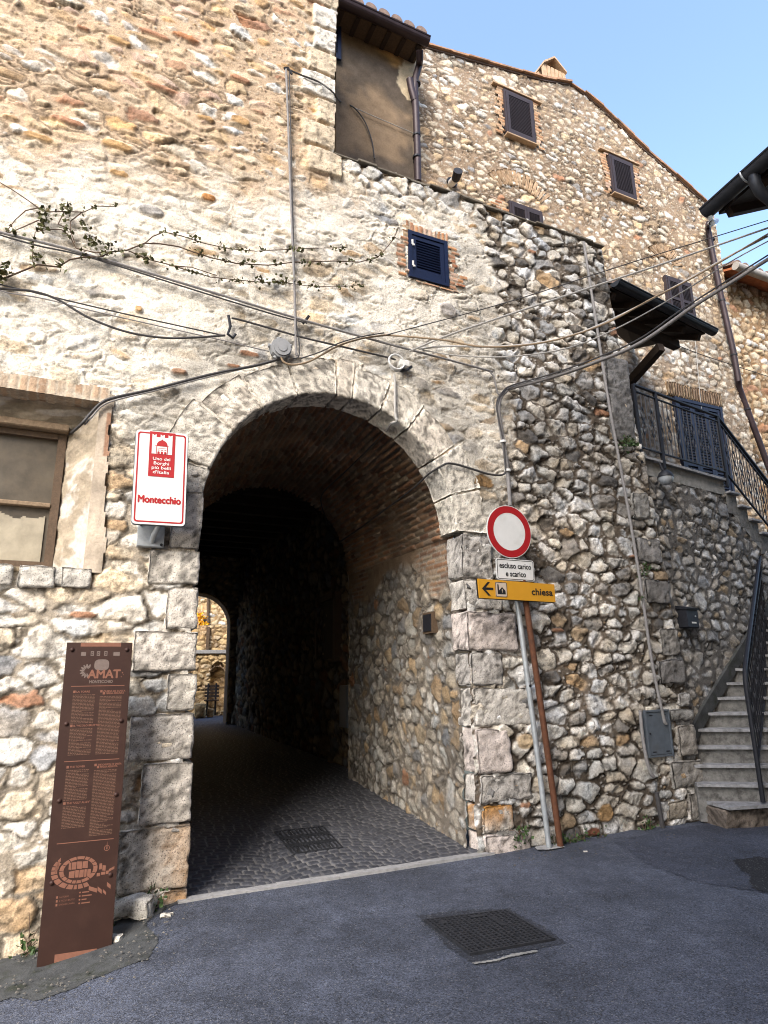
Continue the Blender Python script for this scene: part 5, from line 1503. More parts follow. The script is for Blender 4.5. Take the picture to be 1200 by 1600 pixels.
# ------------------------------------------------------------------ traffic sign post
def sign_post():
    fr0 = Frame(O, YF, .16)
    base = FA.at(859, 1324, .15)
    top2 = FA.at(808, 937, .165)
    t = thing('road_sign', 'round white sign with red rim above a black lettered panel on a leaning galvanised pole', 'road sign', base)
    ax = (top2 - base); topp = base + ax * 1.32
    mb = MB(); mb.tube([base - Zv * .1, base + ax * .5, topp], .027, 14); p = mb.build('pole', M['zinc'], t, True)
    for f in (.62, .66): m = MB(); q = base + ax * f; m.tube([q - ax / np.linalg.norm(ax) * .012, q + ax / np.linalg.norm(ax) * .012], .032, 14); m.build('clamp', M['zinc'], p)
    m = MB(); q = base + ax * .635; m.tube([q + FA.n * .026, q + FA.n * .034], .014, 10); m.build('bolt', M['black_iron'], p)
    d = .235
    cs, cz = FA.px(796, 830.5, d)
    r = .5 * (FA.px(831, 835, d)[0] - FA.px(761, 826, d)[0])
    ru = .5 * (FA.px(794, 790, d)[1] - FA.px(798, 871, d)[1]); r = (r + ru) / 2
    g = MB(); g.disc(FA, cs, cz, r, d - .012, d, 64); disc = g.build('disc', M['sign_white'], t)
    g = MB(); n = 64; ro, ri = r * .975, r * .715
    V = [FA.P(cs + q * math.cos(2 * math.pi * k / n), d + .0015, cz + q * math.sin(2 * math.pi * k / n)) for q in (ro, ri) for k in range(n)]
    g.add(V, [(k, (k + 1) % n, n + (k + 1) % n, n + k) for k in range(n)]); g.build('red_ring', M['sign_red'], disc)
    g = MB(); g.disc(FA, cs, cz, r * .9, d - .028, d - .0125, 40); g.fbox(FA, cs - .05, cs + .05, d - .05, d - .029, cz - .12, cz - .08); g.fbox(FA, cs - .05, cs + .05, d - .05, d - .029, cz + .08, cz + .12); g.build('backplate', M['sign_grey'], disc)
    # panel
    (a, zt), (b, zt2) = FA.px(774, 870, d), FA.px(833, 878, d); zb = (FA.px(778, 905, d)[1] + FA.px(836, 909, d)[1]) / 2; zt = (zt + zt2) / 2
    a1 = (a + FA.px(778, 905, d)[0]) / 2 - .002; b1 = (b + FA.px(836, 909, d)[0]) / 2
    def rrect(a, b, z0, z1, r, n=5):
        out = []
        for cx, cz_, s in ((b - r, z1 - r, 0), (a + r, z1 - r, 1), (a + r, z0 + r, 2), (b - r, z0 + r, 3)):
            for k in range(n + 1):
                an = math.pi / 2 * (s + k / n); out.append((cx + r * math.cos(an), cz_ + r * math.sin(an)))
        return out
    g = MB(); g.prism(FA, rrect(a1, b1, zb, zt, .025), d - .010, d); pn = g.build('panel', M['sign_white'], t)
    g = MB(); o_, i_ = rrect(a1 + .008, b1 - .008, zb + .008, zt - .008, .02), rrect(a1 + .014, b1 - .014, zb + .014, zt - .014, .016); n = len(o_)
    g.add([FA.P(s, d + .0015, z) for s, z in o_ + i_], [(k, (k + 1) % n, n + (k + 1) % n, n + k) for k in range(n)]); g.build('border', M['sign_black'], pn)
    g = MB(); w = b1 - a1; hh = zt - zb
    text(g, FA, 'escluso carico', (a1 + b1) / 2, zb + hh * .56, hh * .37, d + .002, width=w * .84, bold=.0022); g.build('lettering', M['sign_black'], pn); g = MB()
    text(g, FA, 'e scarico', (a1 + b1) / 2, zb + hh * .18, hh * .37, d + .002, width=w * .53, bold=.0022)
    g.build('lettering', M['sign_black'], pn)
    return rrect
rrect = sign_post()

def direction_sign():
    base = FA.at(877, 1323, .16); d = .285
    top = FA.at(822, 942, .205)
    t = thing('direction_sign', 'yellow church direction board with a left arrow carried by a rusty brown post', 'direction sign', base)
    ax = top - base
    mb = MB(); mb.tube([base - Zv * .1, base + ax * .5, base + ax * 1.10], .031, 14); p = mb.build('post', M['rust_post'], t, True)
    (a, za), (b, zb_) = FA.px(747, 904, d), FA.px(866, 913, d); (c, zc), (e, zd) = FA.px(750, 934, d), FA.px(868, 941, d)
    V = [(c, zc), (e, zd), (b, zb_), (a, za)]
    g = MB(); g.prism(FA, V, d - .02, d); bd = g.build('board', M['sign_yellow'], t)
    g = MB(); g.prism(FA, [(s * 1.0, z - .004) for s, z in V], d - .045, d - .021); g.build('back_rail', M['sign_black'], bd)
    Ls = (a + c) / 2; Rs = (b + e) / 2; w = Rs - Ls; zl = lambda f: (za + zc) / 2 + ((zb_ + zd) / 2 - (za + zc) / 2) * f; h = ((za - zc) + (zb_ - zd)) / 2
    g = MB(); x = Ls + .035 * w; z = zl(.1)
    hh = h * .36
    q = lambda pts: g.flat(FA, pts, d + .002)
    q([(x, z), (x + .15 * w, z + h * .07), (x + .15 * w, z - h * .07)][0:0] or [(x + .02 * w, z + h * .065), (x + .02 * w, z - h * .065), (x + .142 * w, z - h * .065), (x + .142 * w, z + h * .065)])
    g.flat(FA, [(x, z), (x + .075 * w, z + hh), (x + .105 * w, z + hh), (x + .035 * w, z)], d + .003)
    g.flat(FA, [(x, z), (x + .035 * w, z), (x + .105 * w, z - hh), (x + .075 * w, z - hh)], d + .0035)
    g.build('arrow', M['sign_black'], bd); g = MB()
    text(g, FA, 'chiesa', Rs - .035 * w, zl(.85) - h * .16, h * .52, d + .002, width=w * .285, align='R', bold=.003)
    g.build('lettering', M['sign_black'], bd)
    s0 = Ls + .205 * w; s1 = Ls + .355 * w; zm = zl(.28)
    g = MB(); g.prism(FA, rrect(s0, s1, zm - h * .40, zm + h * .40, .015), d + .0005, d + .002); pc = g.build('pictogram', M['picto'], bd)
    g = MB(); o_, i_ = rrect(s0 + .001, s1 - .001, zm - h * .395, zm + h * .395, .014), rrect(s0 + .007, s1 - .007, zm - h * .365, zm + h * .365, .011); n = len(o_)
    g.add([FA.P(s, d + .003, z) for s, z in o_ + i_], [(k, (k + 1) % n, n + (k + 1) % n, n + k) for k in range(n)])
    ww = s1 - s0; X = lambda f: s0 + ww * f; Y = lambda f: zm + h * .4 * f
    g.flat(FA, [(X(.17), Y(-.62)), (X(.85), Y(-.62)), (X(.85), Y(-.15)), (X(.57), Y(.35)), (X(.30), Y(-.12)), (X(.28), Y(.62)), (X(.23), Y(.78)), (X(.17), Y(.62))], d + .0033)
    g.build('church_symbol', M['sign_black'], pc)
    g = MB(); g.fbox(FA, X(.555), X(.585), d + .0035, d + .005, Y(-.4), Y(.1)); g.fbox(FA, X(.51), X(.63), d + .0035, d + .0048, Y(-.1), Y(-.03)); g.build('cross', M['picto'], pc)
direction_sign()

# ------------------------------------------------------------------ white town name sign on a bracket
def town_sign():
    dd = .22
    A = FA.at(213, 673, dd); yaw = math.radians(19)
    fr = Frame((A[0], A[1]), yaw)
    a = fr.px(213, 673); b = fr.px(294, 676); c = fr.px(205, 819); e = fr.px(289, 821)
    t = thing('town_sign', 'white upright rectangular sign with a red border and castle emblem left of the arch', 'sign', A - Zv * .8)
    w = ((b[0] - a[0]) + (e[0] - c[0])) / 2; s0 = (a[0] + c[0]) / 2 - .0; zt = (a[1] + b[1]) / 2; zb = (c[1] + e[1]) / 2; h = zt - zb
    lean = (c[0] - a[0]) / h                   # slight lean of the board
    class LF:
        u = fr.u; n = fr.n; o = fr.o
        @staticmethod
        def P(s, d, z): return fr.P(np.asarray(s) + lean * (((zt + zb) / 2 - np.asarray(z))), d, z)
    g = MB(); g.prism(LF, rrect(s0, s0 + w, zb, zt, .03), -.02, 0); bd = g.build('board', M['sign_white'], t)
    g = MB(); g.prism(LF, rrect(s0 - .006, s0 + w + .006, zb - .006, zt + .006, .034), -.032, -.0205); g.build('backing', M['sign_grey'], t)
    g = MB(); o_, i_ = rrect(s0 + w * .035, s0 + w * .965, zb + h * .02, zt - h * .02, .024), rrect(s0 + w * .065, s0 + w * .935, zb + h * .036, zt - h * .036, .018); n = len(o_)
    g.add([LF.P(s, .0015, z) for s, z in o_ + i_], [(k, (k + 1) % n, n + (k + 1) % n, n + k) for k in range(n)])
    text(g, LF, 'Montecchio', s0 + w * .50, zb + h * .225, h * .105, .002, width=w * .80, bold=.004)
    g.build('red_lettering', M['sign_red'], bd)
    X = lambda f: s0 + w * f; Y = lambda f: zt - h * f
    g = MB(); g.flat(LF, [(X(.26), Y(.495)), (X(.755), Y(.495)), (X(.755), Y(.008)), (X(.26), Y(.008))], .003); em = g.build('emblem', M['sign_red'], bd)
    g = MB()
    # white field with swallow tail battlements at its head
    f0, f1 = .31, .70
    bt = [(f0, .25), (f1, .25), (f1, .04)]
    mer = []
    xs = [(.70, .62), (.545, .467), (.39, .31)]
    for i, (p, q_) in enumerate(xs):
        m_ = (p + q_) / 2; mer += [(p, .035), (m_, .048), (q_, .035)]
        if i < 2: nx = xs[i + 1][0]; mer += [(q_, .068), (nx, .068)]
    poly = [(f0, .25), (f1, .25)] + mer
    g.flat(LF, [(X(x), Y(y)) for x, y in poly], .0045)
    text(g, LF, 'Uno dei', X(.505), Y(.318), h * .046, .0045, width=w * .33, bold=.0006)
    text(g, LF, 'Borghi', X(.505), Y(.366), h * .046, .0045, width=w * .29, bold=.0006)
    text(g, LF, 'più belli', X(.505), Y(.414), h * .046, .0045, width=w * .36, bold=.0006)
    text(g, LF, "d'Italia", X(.505), Y(.462), h * .046, .0045, width=w * .31, bold=.0006)
    wf = g.build('white_print', M['sign_white'], em)
    g = MB()
    dome = [(.39, .165), (.62, .165)] + [(.505 + .105 * math.cos(k * math.pi / 14), .155 - .055 * math.sin(k * math.pi / 14)) for k in range(7)] + [(.505, .088)] + [(.505 + .105 * math.cos(k * math.pi / 14), .155 - .055 * math.sin(k * math.pi / 14)) for k in range(8, 15)]
    g.flat(LF, [(X(x), Y(y)) for x, y in dome], .006)
    g.flat(LF, [(X(x), Y(y)) for x, y in [(.37, .160), (.64, .160), (.64, .166), (.37, .166)]], .0062)
    g.flat(LF, [(X(x), Y(y)) for x, y in [(.395, .249), (.408, .249), (.408, .167), (.395, .167)]], .006); g.flat(LF, [(X(x), Y(y)) for x, y in [(.60, .249), (.615, .249), (.615, .167), (.60, .167)]], .006)
    for x in (.44, .505, .57):
        g.flat(LF, [(X(x - .018), Y(.212)), (X(x + .018), Y(.212)), (X(x + .018), Y(.204)), (X(x - .018), Y(.204))], .006)
        g.flat(LF, [(X(x - .022), Y(.2495))] + [(X(x + .022 * math.cos(math.pi * k / 8)), Y(.232 - .010 * math.sin(math.pi * k / 8))) for k in range(8, -1, -1)][::1] + [(X(x + .022), Y(.2495))], .006)
    g.flat(LF, [(X(.42), Y(.190)), (X(.59), Y(.190)), (X(.59), Y(.186)), (X(.42), Y(.186))], .006)
    g.build('castle', M['sign_red'], wf)
    g = MB(); q = LF.P(X(.45), -.03, zb + .02); wq = FA.at(238, 846, .07)
    g.tube([LF.P(X(.5), -.045, zt - .3), LF.P(X(.5), -.045, zb + .0), (q + wq) / 2 - Zv * .02, wq], .022, 10); g.build('bracket_arm', M['zinc'], t, True)
    s_, z_ = FA.px(236, 835); g = MB(); g.bbox(FA, s_ - .11, s_ + .10, .0, .075, z_ - .12, z_ + .09, .006); pl = g.build('mounting_plate', M['zinc'], t)
    for dx, dz in ((-.09, .06), (.08, -.1)): m = MB(); m.tube([FA.P(s_ + dx, .075, z_ + dz), FA.P(s_ + dx, .088, z_ + dz)], .012, 8); m.build('bolt', M['black_iron'], pl)
town_sign()

# ------------------------------------------------------------------ brown information totem
def totem():
    b0 = gpx(60, 1514); b1 = gpx(172, 1494)
    yaw = math.atan2(b1[1] - b0[1], b1[0] - b0[0]) 
    mid = (b0 + b1) / 2; yaw = math.radians(21)
    fr = Frame((b0[0], b0[1]), yaw)
    t = thing('information_totem', 'tall rust brown information panel printed with text and a town plan beside the arch', 'information panel', mid)
    a = fr.px(58, 1516); b = fr.px(172, 1496); c = fr.px(106, 1004); e = fr.px(206, 1004)
    z0 = (a[1] + b[1]) / 2; z1 = (c[1] + e[1]) / 2
    sl = lambda z: a[0] + (c[0] - a[0]) * (z - z0) / (z1 - z0); sr = lambda z: b[0] + (e[0] - b[0]) * (z - z0) / (z1 - z0)
    h = z1 - z0
    class LF:
        u = fr.u; n = fr.n; o = fr.o
        @staticmethod
        def P(f, d, g_):                            # f across 0..1, g_ down 0..1
            f = np.asarray(f, float); z = z1 - h * np.asarray(g_, float)
            return fr.P(sl(z) + (sr(z) - sl(z)) * f, d, z)
    W = (sr(z0) + sr(z1) - sl(z0) - sl(z1)) / 2
    def bx(mb, f0, f1, d0, d1, g0, g1):
        P = LF.P; return mb.hexa([P(f0, d0, g1), P(f1, d0, g1), P(f1, d1, g1), P(f0, d1, g1), P(f0, d0, g0), P(f1, d0, g0), P(f1, d1, g0), P(f0, d1, g0)])
    m = MB(); bx(m, .0, 1, -.13, -.022, .004, 1.02); m.build('case', M['corten'], t)
    m = MB(); bx(m, -.012, 1.012, -.018, 0, .0, 1.0); pn = m.build('front_panel', M['corten'], t)
    m = MB(); bx(m, .10, .93, -.021, -.019, .0, .01); m.build('seam', M['sign_black'], t)
    for f, g_ in ((.075, .025), (.93, .025), (.09, .272), (.92, .268), (.09, .515), (.92, .508), (.09, .76), (.92, .755)):
        m = MB(); q = LF.P(f, 0, g_); m.tube([q, q + fr.n * .006, q + fr.n * .011], [.016, .014, .006], 12); m.build('screw', M['corten'], pn, True)
    def rect(mb, f0, f1, g0, g1, d=.0015): mb.add([LF.P(f0, d, g1), LF.P(f1, d, g1), LF.P(f1, d, g0), LF.P(f0, d, g0)], [(0, 1, 2, 3)])
    class TF:                                        # text frame in metres -> f, g
        @staticmethod
        def P(s, d, z): return LF.P(np.asarray(s) / W, d, 1 - np.asarray(z) / h)
    pr = MB(); rect(pr, .20, .83, .001, .014); rect(pr, .11, .93, .1475, .150); rect(pr, .11, .93, .392, .3945); rect(pr, .11, .93, .644, .6465)
    rect(pr, .22, .80, .966, .992)
    text(pr, TF, 'AMAT', W * .60, h * (1 - .122), h * .040, .0015, width=W * .50, bold=.003)
    for x, y, r in ((.885, .105, .010), (.87, .119, .008), (.90, .112, .006)): pr.add([LF.P(x + r * math.cos(q), .0015, y + r * W / h * math.sin(q)) for q in np.linspace(0, 2 * math.pi, 9)[:-1]], [tuple(range(8))])
    pr.build('title_print', M['corten_print'], pn); pr = MB()
    # town plan: blocks of houses inside an oval wall
    rng = random.Random(12)
    def plan(u, v): return (.50 + .40 * u, .735 + .040 * v)
    def shape(pts): pr.add([LF.P(*(lambda f: (f[0], .0015, f[1]))(plan(u, v))) for u, v in pts], [tuple(range(len(pts)))])
    def ring_block(r0, r1, a0, a1, ax=.68, ay=1.0, cx=-.12, cy=-.15):
        n = 4; o = [(cx + ax * r1 * math.cos(a0 + (a1 - a0) * k / n), cy + ay * r1 * math.sin(a0 + (a1 - a0) * k / n)) for k in range(n + 1)]
        i = [(cx + ax * r0 * math.cos(a0 + (a1 - a0) * k / n), cy + ay * r0 * math.sin(a0 + (a1 - a0) * k / n)) for k in range(n, -1, -1)]
        shape(o + i)
    an_ = 0
    while an_ < 2 * math.pi - .1:
        d = rng.uniform(.25, .6); ring_block(.78, 1.0, an_, min(an_ + d - .05, 2 * math.pi)); an_ += d
    for row, (v0, v1, u0, u1) in enumerate([(-.75, -.2, -.48, .22), (-.12, .42, -.45, .26)]):
        u = u0
        while u < u1: w_ = rng.uniform(.10, .22); shape([(u, v0 + rng.uniform(-.03, .05)), (u + w_ - .02, v0), (u + w_ - .02, v1), (u, v1 + rng.uniform(-.05, .05))]); u += w_
    an_ = math.pi * .35
    while an_ < math.pi * 1.15:
        d = rng.uniform(.16, .35); ring_block(1.10, 1.42, an_, an_ + d - .05); an_ += d
    for (u, v, du, dv, sk) in [(.62, -.45, .10, .45, 0), (.74, -.30, .12, .4, .05), (.70, .2, .16, .22, 0), (.88, .15, .10, .25, 0), (.55, .25, .12, .25, 0), (.98, .05, .2, .2, -.18), (.62, 1.25, .16, .3, .3), (.82, 1.5, .12, .22, .25), (.95, 1.0, .14, .3, .25), (.30, 1.15, .3, .3, .25), (-.95, -.5, .12, .5, -.4), (-.88, -1.0, .1, .3, -.2)]:
        shape([(u, v), (u + du, v + sk), (u + du, v + dv + sk), (u, v + dv)])
    pr.build('town_plan', M['corten_print'], pn); pr = MB()
    # compass
    for k in range(20):
        a0, a1 = 2 * math.pi * k / 20, 2 * math.pi * (k + 1) / 20; R0, R1 = .042, .034; kk = W / h
        pr.add([LF.P(.84 + R * math.cos(q), .0015, .672 + R * kk * math.sin(q)) for R, q in ((R0, a0), (R0, a1), (R1, a1), (R1, a0))], [(0, 1, 2, 3)])
    pr.add([LF.P(.84, .0018, .650), LF.P(.850, .0018, .676), LF.P(.830, .0018, .676)], [(0, 1, 2)])
    pr.build('compass', M['corten_print'], pn)
    # grey print: emblem petals, logos, town name, headings
    g = MB(); kk = W / h
    for k in range(9):
        an = math.radians(70 + k * 26); cx, cy = .335, .098
        for (ra, rb, wd) in ((.035, .115, .018),):
            p = lambda r, o: LF.P(cx + r * math.cos(an) - o * math.sin(an), .0015, cy - (r * math.sin(an) + o * math.cos(an)) * kk)
            g.add([p(ra, 0), p((ra + rb) / 2, wd), p(rb, .008), p(rb, -.008), p((ra + rb) / 2, -wd)], [(0, 1, 2, 3, 4)])
    for x, w_ in ((.255, .075), (.39, .05), (.485, .05), (.60, .05), (.77, .10)):
        if w_ > .07: rect(g, x - w_ / 2, x + w_ / 2, .033, .046)
        else:
            rect(g, x - w_ / 2, x + w_ / 2, .030, .033); rect(g, x - w_ / 2, x + w_ / 2, .043, .046); rect(g, x - w_ / 2, x - w_ / 2 + .012, .033, .043); rect(g, x + w_ / 2 - .012, x + w_ / 2, .033, .043); rect(g, x - .006, x + .006, .035, .041)
    text(g, TF, 'MONTECCHIO', W * .56, h * (1 - .139), h * .0135, .0015, width=W * .36, bold=.001)
    n = 20; g.add([LF.P(.55 + .115 * np.sign(math.cos(q)) * abs(math.cos(q)) ** .6, .0015, .077 - .019 * np.sign(math.sin(q)) * abs(math.sin(q)) ** .7) for q in np.linspace(0, 2 * math.pi, n + 1)[:-1]], [tuple(range(n))])
    g.build('grey_print', M['corten_grey'], pn)
    g = MB()
    heads = [(.15, .170, 'LA TORRE', .20), (.56, .170, 'CHIESA DI SANTA', .34), (.60, .177, 'MARIA ASSUNTA', .28), (.15, .282, 'IL "VICOLO BRUTTO"', .40), (.15, .414, 'THE TOWER', .22), (.56, .412, 'THE CHURCH OF SANTA', .36), (.60, .419, 'MARIA ASSUNTA', .26), (.15, .527, 'THE "UGLY ALLEY"', .34)]
    for f, y, tx, wd in heads:
        rect(g, f, f + .035, y - .007, y + .001); text(g, TF, tx, W * (f + .05), h * (1 - y), h * .0085, .0015, width=W * wd, align='L', bold=.0006); g.build('heading', M['corten_print'], pn); g = MB()
    for k, tx in enumerate(['LA TORRE', 'IL "VICOLO BRUTTO"', 'CHIESA DI S. MARIA']):
        y = .806 + k * .011; rect(g, .17, .195, y - .006, y + .001); text(g, TF, tx, W * .215, h * (1 - y), h * .0068, .0015, align='L', width=W * (.13 + .09 * (k > 0)))
    for k, wd in enumerate((.10, .14, .07, .12)):
        y = .800 + k * .0105; 
        g.add([LF.P(.50 + .013 * math.cos(q), .0015, y - .003 + .013 * kk * math.sin(q)) for q in np.linspace(0, 2 * math.pi, 9)[:-1]], [tuple(range(8))]); rect(g, .53, .53 + wd, y - .0045, y - .001)
    g.build('legend', M['corten_print'], pn)
    # columns of small print (too small to read): one short dash per word
    g = MB()
    def col(f0, f1, y0, y1):
        y = y0
        while y < y1:
            x = f0; end = f1 if rng.random() > .16 else f0 + (f1 - f0) * rng.uniform(.3, .8)
            while x < end - .01:
                w_ = min(rng.uniform(.015, .06), end - x); rect(g, x, x + w_, y, y + .0021, .0012); x += w_ + .009
            y += .0046
    col(.15, .485, .177, .272); col(.56, .90, .184, .376); col(.15, .485, .289, .376); col(.15, .485, .421, .517); col(.56, .90, .426, .632); col(.15, .485, .534, .602)
    g.build('small_print', M['corten_print_dim'], pn)
    m = MB(); fr2 = fr; m.fbox(fr, sl(z0) - .04, sr(z0) + .05, -.20, .06, z0 - .2, z0 + .012); m.build('footing', M['concrete_dark'], t)
totem()

# ------------------------------------------------------------------ grates
def grate(name, label, pts, nx, nz_, zoff, pitdepth=.25):
    c = np.array(pts); mid = c.mean(0)
    t = thing(name, label, 'drain grate', mid)
    def Q(u, v, dz=0): 
        p = (c[0] * (1 - u) + c[1] * u) * (1 - v) + (c[3] * (1 - u) + c[2] * u) * v
        return p + Zv * (zoff + dz)
    m = MB(); m.add([Q(.03, .03, -.012), Q(.97, .03, -.012), Q(.97, .97, -.012), Q(.03, .97, -.012)], [(0, 1, 2, 3)]); m.build('pit', M['dark_pit'], t)
    def slab(mb, u0, u1, v0, v1, a, b): mb.hexa([Q(u0, v0, a), Q(u1, v0, a), Q(u1, v1, a), Q(u0, v1, a), Q(u0, v0, b), Q(u1, v0, b), Q(u1, v1, b), Q(u0, v1, b)])
    m = MB(); f = .022
    slab(m, 0, 1, 0, f, -.012, .004); slab(m, 0, 1, 1 - f, 1, -.012, .004); slab(m, 0, f, f + .0005, 1 - f - .0005, -.012, .004); slab(m, 1 - f, 1, f + .0005, 1 - f - .0005, -.012, .004); m.build('rim', M['grate'], t)
    m = MB()
    for k in range(1, nx): u = k / nx; slab(m, u - .16 / nx, u + .16 / nx, f, 1 - f, -.010, .0025)
    for k in range(1, nz_): v = k / nz_; slab(m, f, 1 - f, v - .16 / nz_, v + .16 / nz_, -.010, .0018)
    m.build('bars', M['grate'], t)
    return Q, slab, t
Qg, slab, tg = grate('drain_grate', 'square cast iron lattice drain cover set in the asphalt', [gpx(735, 1495), gpx(868, 1471), gpx(791, 1425), gpx(662, 1441)], 17, 17, .016)
m = MB(); slab(m, .68, .74, .52, .80, .0026, .006); slab(m, .12, .2, .80, .9, .0026, .005); slab(m, .5, .68, .86, .91, .0026, .006); m.build('lifting_plate', M['grate'], tg)
gq = [TP(np.array(TNpx(x, y, t_)[0]), np.array(t_), np.array(.035 * t_ + .004)) for x, y, t_ in [(458, 1336, .72), (536, 1322, .72), (505, 1306, 1.55), (428, 1312, 1.55)]]
grate('drain_grate', 'dark barred drain cover sunk among the passage cobbles', gq, 12, 3, .012)

# ------------------------------------------------------------------ cables and fittings on the wall
def cable(name, label, pts, r, m_, group=None, sides=6, cat='cable'):
    # Catmull-Rom through the points
    P_ = [np.asarray(p, float) for p in pts]; P_ = [2 * P_[0] - P_[1]] + P_ + [2 * P_[-1] - P_[-2]]; out = []
    for i in range(1, len(P_) - 2):
        for k in range(8):
            t = k / 8; a, b, c, d = P_[i - 1:i + 3]
            out.append(.5 * ((2 * b) + (-a + c) * t + (2 * a - 5 * b + 4 * c - d) * t * t + (-a + 3 * b - 3 * c + d) * t ** 3))
    out.append(P_[-2])
    mb = MB(); mb.tube(out, r * (.85 if r > .012 else .92), sides); o = mb.build(name, m_, None, True)
    tag(o, label, cat, group); return o
def W(*px, d=.06): return [FA.at(x, y, d) for x, y in px]
GRP = 'cables strung along the old wall'
cable('cable', 'long grey cable from the left edge under the creeper down past the arch', W((-420, 230), (-200, 296), (-30, 352), (0, 363), (120, 393), (300, 447), (480, 502), (620, 541), (700, 562), (770, 581)), .014, M['cable_grey'], GRP)
cable('cable', 'thin black cable hung just below the long grey cable under the creeper', W((-420, 236), (-200, 302), (-30, 356), (0, 367), (60, 384), (140, 402), (300, 452), (420, 489), (480, 505)), .008, M['cable_black'], GRP)
cable('cable', 'black cable drooping from the left edge to the iron hook', W((-420, 420), (-200, 438), (-20, 449), (0, 451), (50, 455), (90, 468), (140, 497), (200, 519), (260, 528), (310, 527), (352, 524)), .011, M['cable_black'], GRP)
cable('cable', 'thin taut black wire from the left edge straight to the iron hook', W((-420, 345), (-200, 395), (-20, 440), (20, 449), (180, 487), (348, 524)), .007, M['cable_black'], GRP)
cable('cable', 'thin cable sagging low above the brick window lintel', W((-420, 426), (-200, 443), (-20, 452), (15, 458), (70, 467), (150, 487), (260, 512), (340, 530), (420, 549)), .006, M['cable_grey'], GRP)
cable('cable', 'black cable from the iron hook to the white insulator above the arch', W((362, 497), (380, 501), (440, 518), (480, 529), (540, 543), (600, 557), (618, 562)), .011, M['cable_black'], GRP)
cable('cable', 'bundled black cable from the junction box down to the left window corner', W((440, 560), (400, 571), (330, 585), (240, 608), (180, 621), (158, 630), (140, 648), (128, 662)) + [FA.at(112, 676, -.2)], .016, M['cable_black'], GRP)
cable('cable', 'second strand beside the bundled cable above the left window', W((430, 564), (330, 588), (240, 611), (185, 624), (160, 634), (143, 652), (132, 664)) , .008, M['cable_grey'], GRP)
cable('conduit', 'grey upright conduit climbing the wall above the round junction box', W((447, 108), (449, 160), (455, 330), (460, 450), (462, 540), (464, 556)), .014, M['cable_grey'], None, 8, 'conduit')
cable('cable', 'thin cable tied beside the upright conduit', W((452, 112), (454, 200), (459, 380), (463, 500), (468, 540), (466, 558), (458, 560)), .007, M['cable_black'], GRP)
cable('cable', 'black cable from the conduit top round the corner onto brown render', W((447, 107), (470, 117), (500, 129), (522, 146)) + [PLF.at(531, 158, .05), PLF.at(553, 168, .04), PLF.at(570, 190, .04), PLF.at(581, 220, .04), PLF.at(585, 248, .04)], .011, M['cable_black'], GRP)
cable('cable', 'thin pale cable crossing the brown render to the downpipe', [PLF.at(x, y, .04) for x, y in [(553, 168), (580, 180), (620, 197), (648, 209)]], .007, M['cable_pale'], GRP)
# free spans over to the near house
def end(x, y, yy): r = ray(x, y); return CAM + r * (yy / r[1])
def span(a, mid_px, e, fr_d=None):
    """straight run in space from a to e, its in-between points taken where the sight lines meet the vertical plane through both ends"""
    a, e = np.asarray(a), np.asarray(e); h = e - a; yaw = math.atan2(h[1], h[0]); fr = Frame((a[0], a[1]), yaw)
    return [a] + [fr.at(x, y) for x, y in mid_px] + [e]
SG = 'wires strung from the wall to the near house'
cable('wire', 'thin uppermost black wire rising to the right across the gabled house', span(FA.at(598, 525, .08), [(800, 470), (1000, 406)], end(1260, 326, 6.3)), .006, M['cable_black'], SG, cat='wire')
cable('cable', 'tan cable from the round junction box over the keystone and out rightwards', W((438, 556), (444, 566), (458, 570), (480, 566), (500, 556), (530, 540), (565, 529), (600, 524), d=.09) + span(FA.at(610, 524, .10), [(690, 531), (760, 542), (850, 535), (940, 508), (1020, 466), (1100, 424)], end(1260, 330, 6.3))[0:], .011, M['cable_tan'], SG, cat='cable')
cable('cable', 'black strand following the tan cable over the keystone', W((470, 560), (500, 550), (530, 536), (565, 526), (600, 520), d=.11) , .007, M['cable_black'], GRP)
cable('wire', 'thick pale wire with black clips passing in front of the canopy window', span(FA.at(640, 549, .08), [(700, 524), (800, 490), (960, 437), (1060, 404)], end(1262, 335, 6.3)), .013, M['cable_pale'], SG, cat='wire')
cable('wire', 'pale lower wire dipping below the blue shutter before rising to the right', span(FA.at(655, 545, .08), [(700, 541), (790, 541), (880, 528), (960, 497), (1060, 445), (1140, 400)], end(1265, 336, 6.3)), .012, M['cable_pale'], SG, cat='wire')
cable('wire', 'thin pale wire lowest of the sagging group before the canopy', span(FA.at(660, 547, .08), [(720, 556), (800, 557), (890, 543), (970, 510), (1060, 460), (1150, 404)], end(1265, 343, 6.3)), .008, M['cable_pale'], SG, cat='wire')
bun = span(FA.at(800, 606, .12), [(860, 590), (930, 566), (1000, 536), (1080, 481), (1140, 443)], end(1262, 366, 6.3))
cable('cable_bundle', 'thick grey cable bundle sweeping from the wall bend up past the canopy', W((797, 790), (795, 760), (791, 720), (783, 672), (779, 640), (782, 622), (790, 612), d=.10) + bun, .026, M['cable_grey'], None, 10, 'cable bundle')
cable('cable', 'thin dark cable strapped along the top of the thick grey bundle', W((790, 735), (786, 690), (778, 650), (776, 630), (784, 614), d=.13) + span(FA.at(800, 602, .15), [(860, 585), (930, 560), (1000, 529), (1080, 474)], end(1262, 360, 6.3)), .010, M['cable_black'], SG)
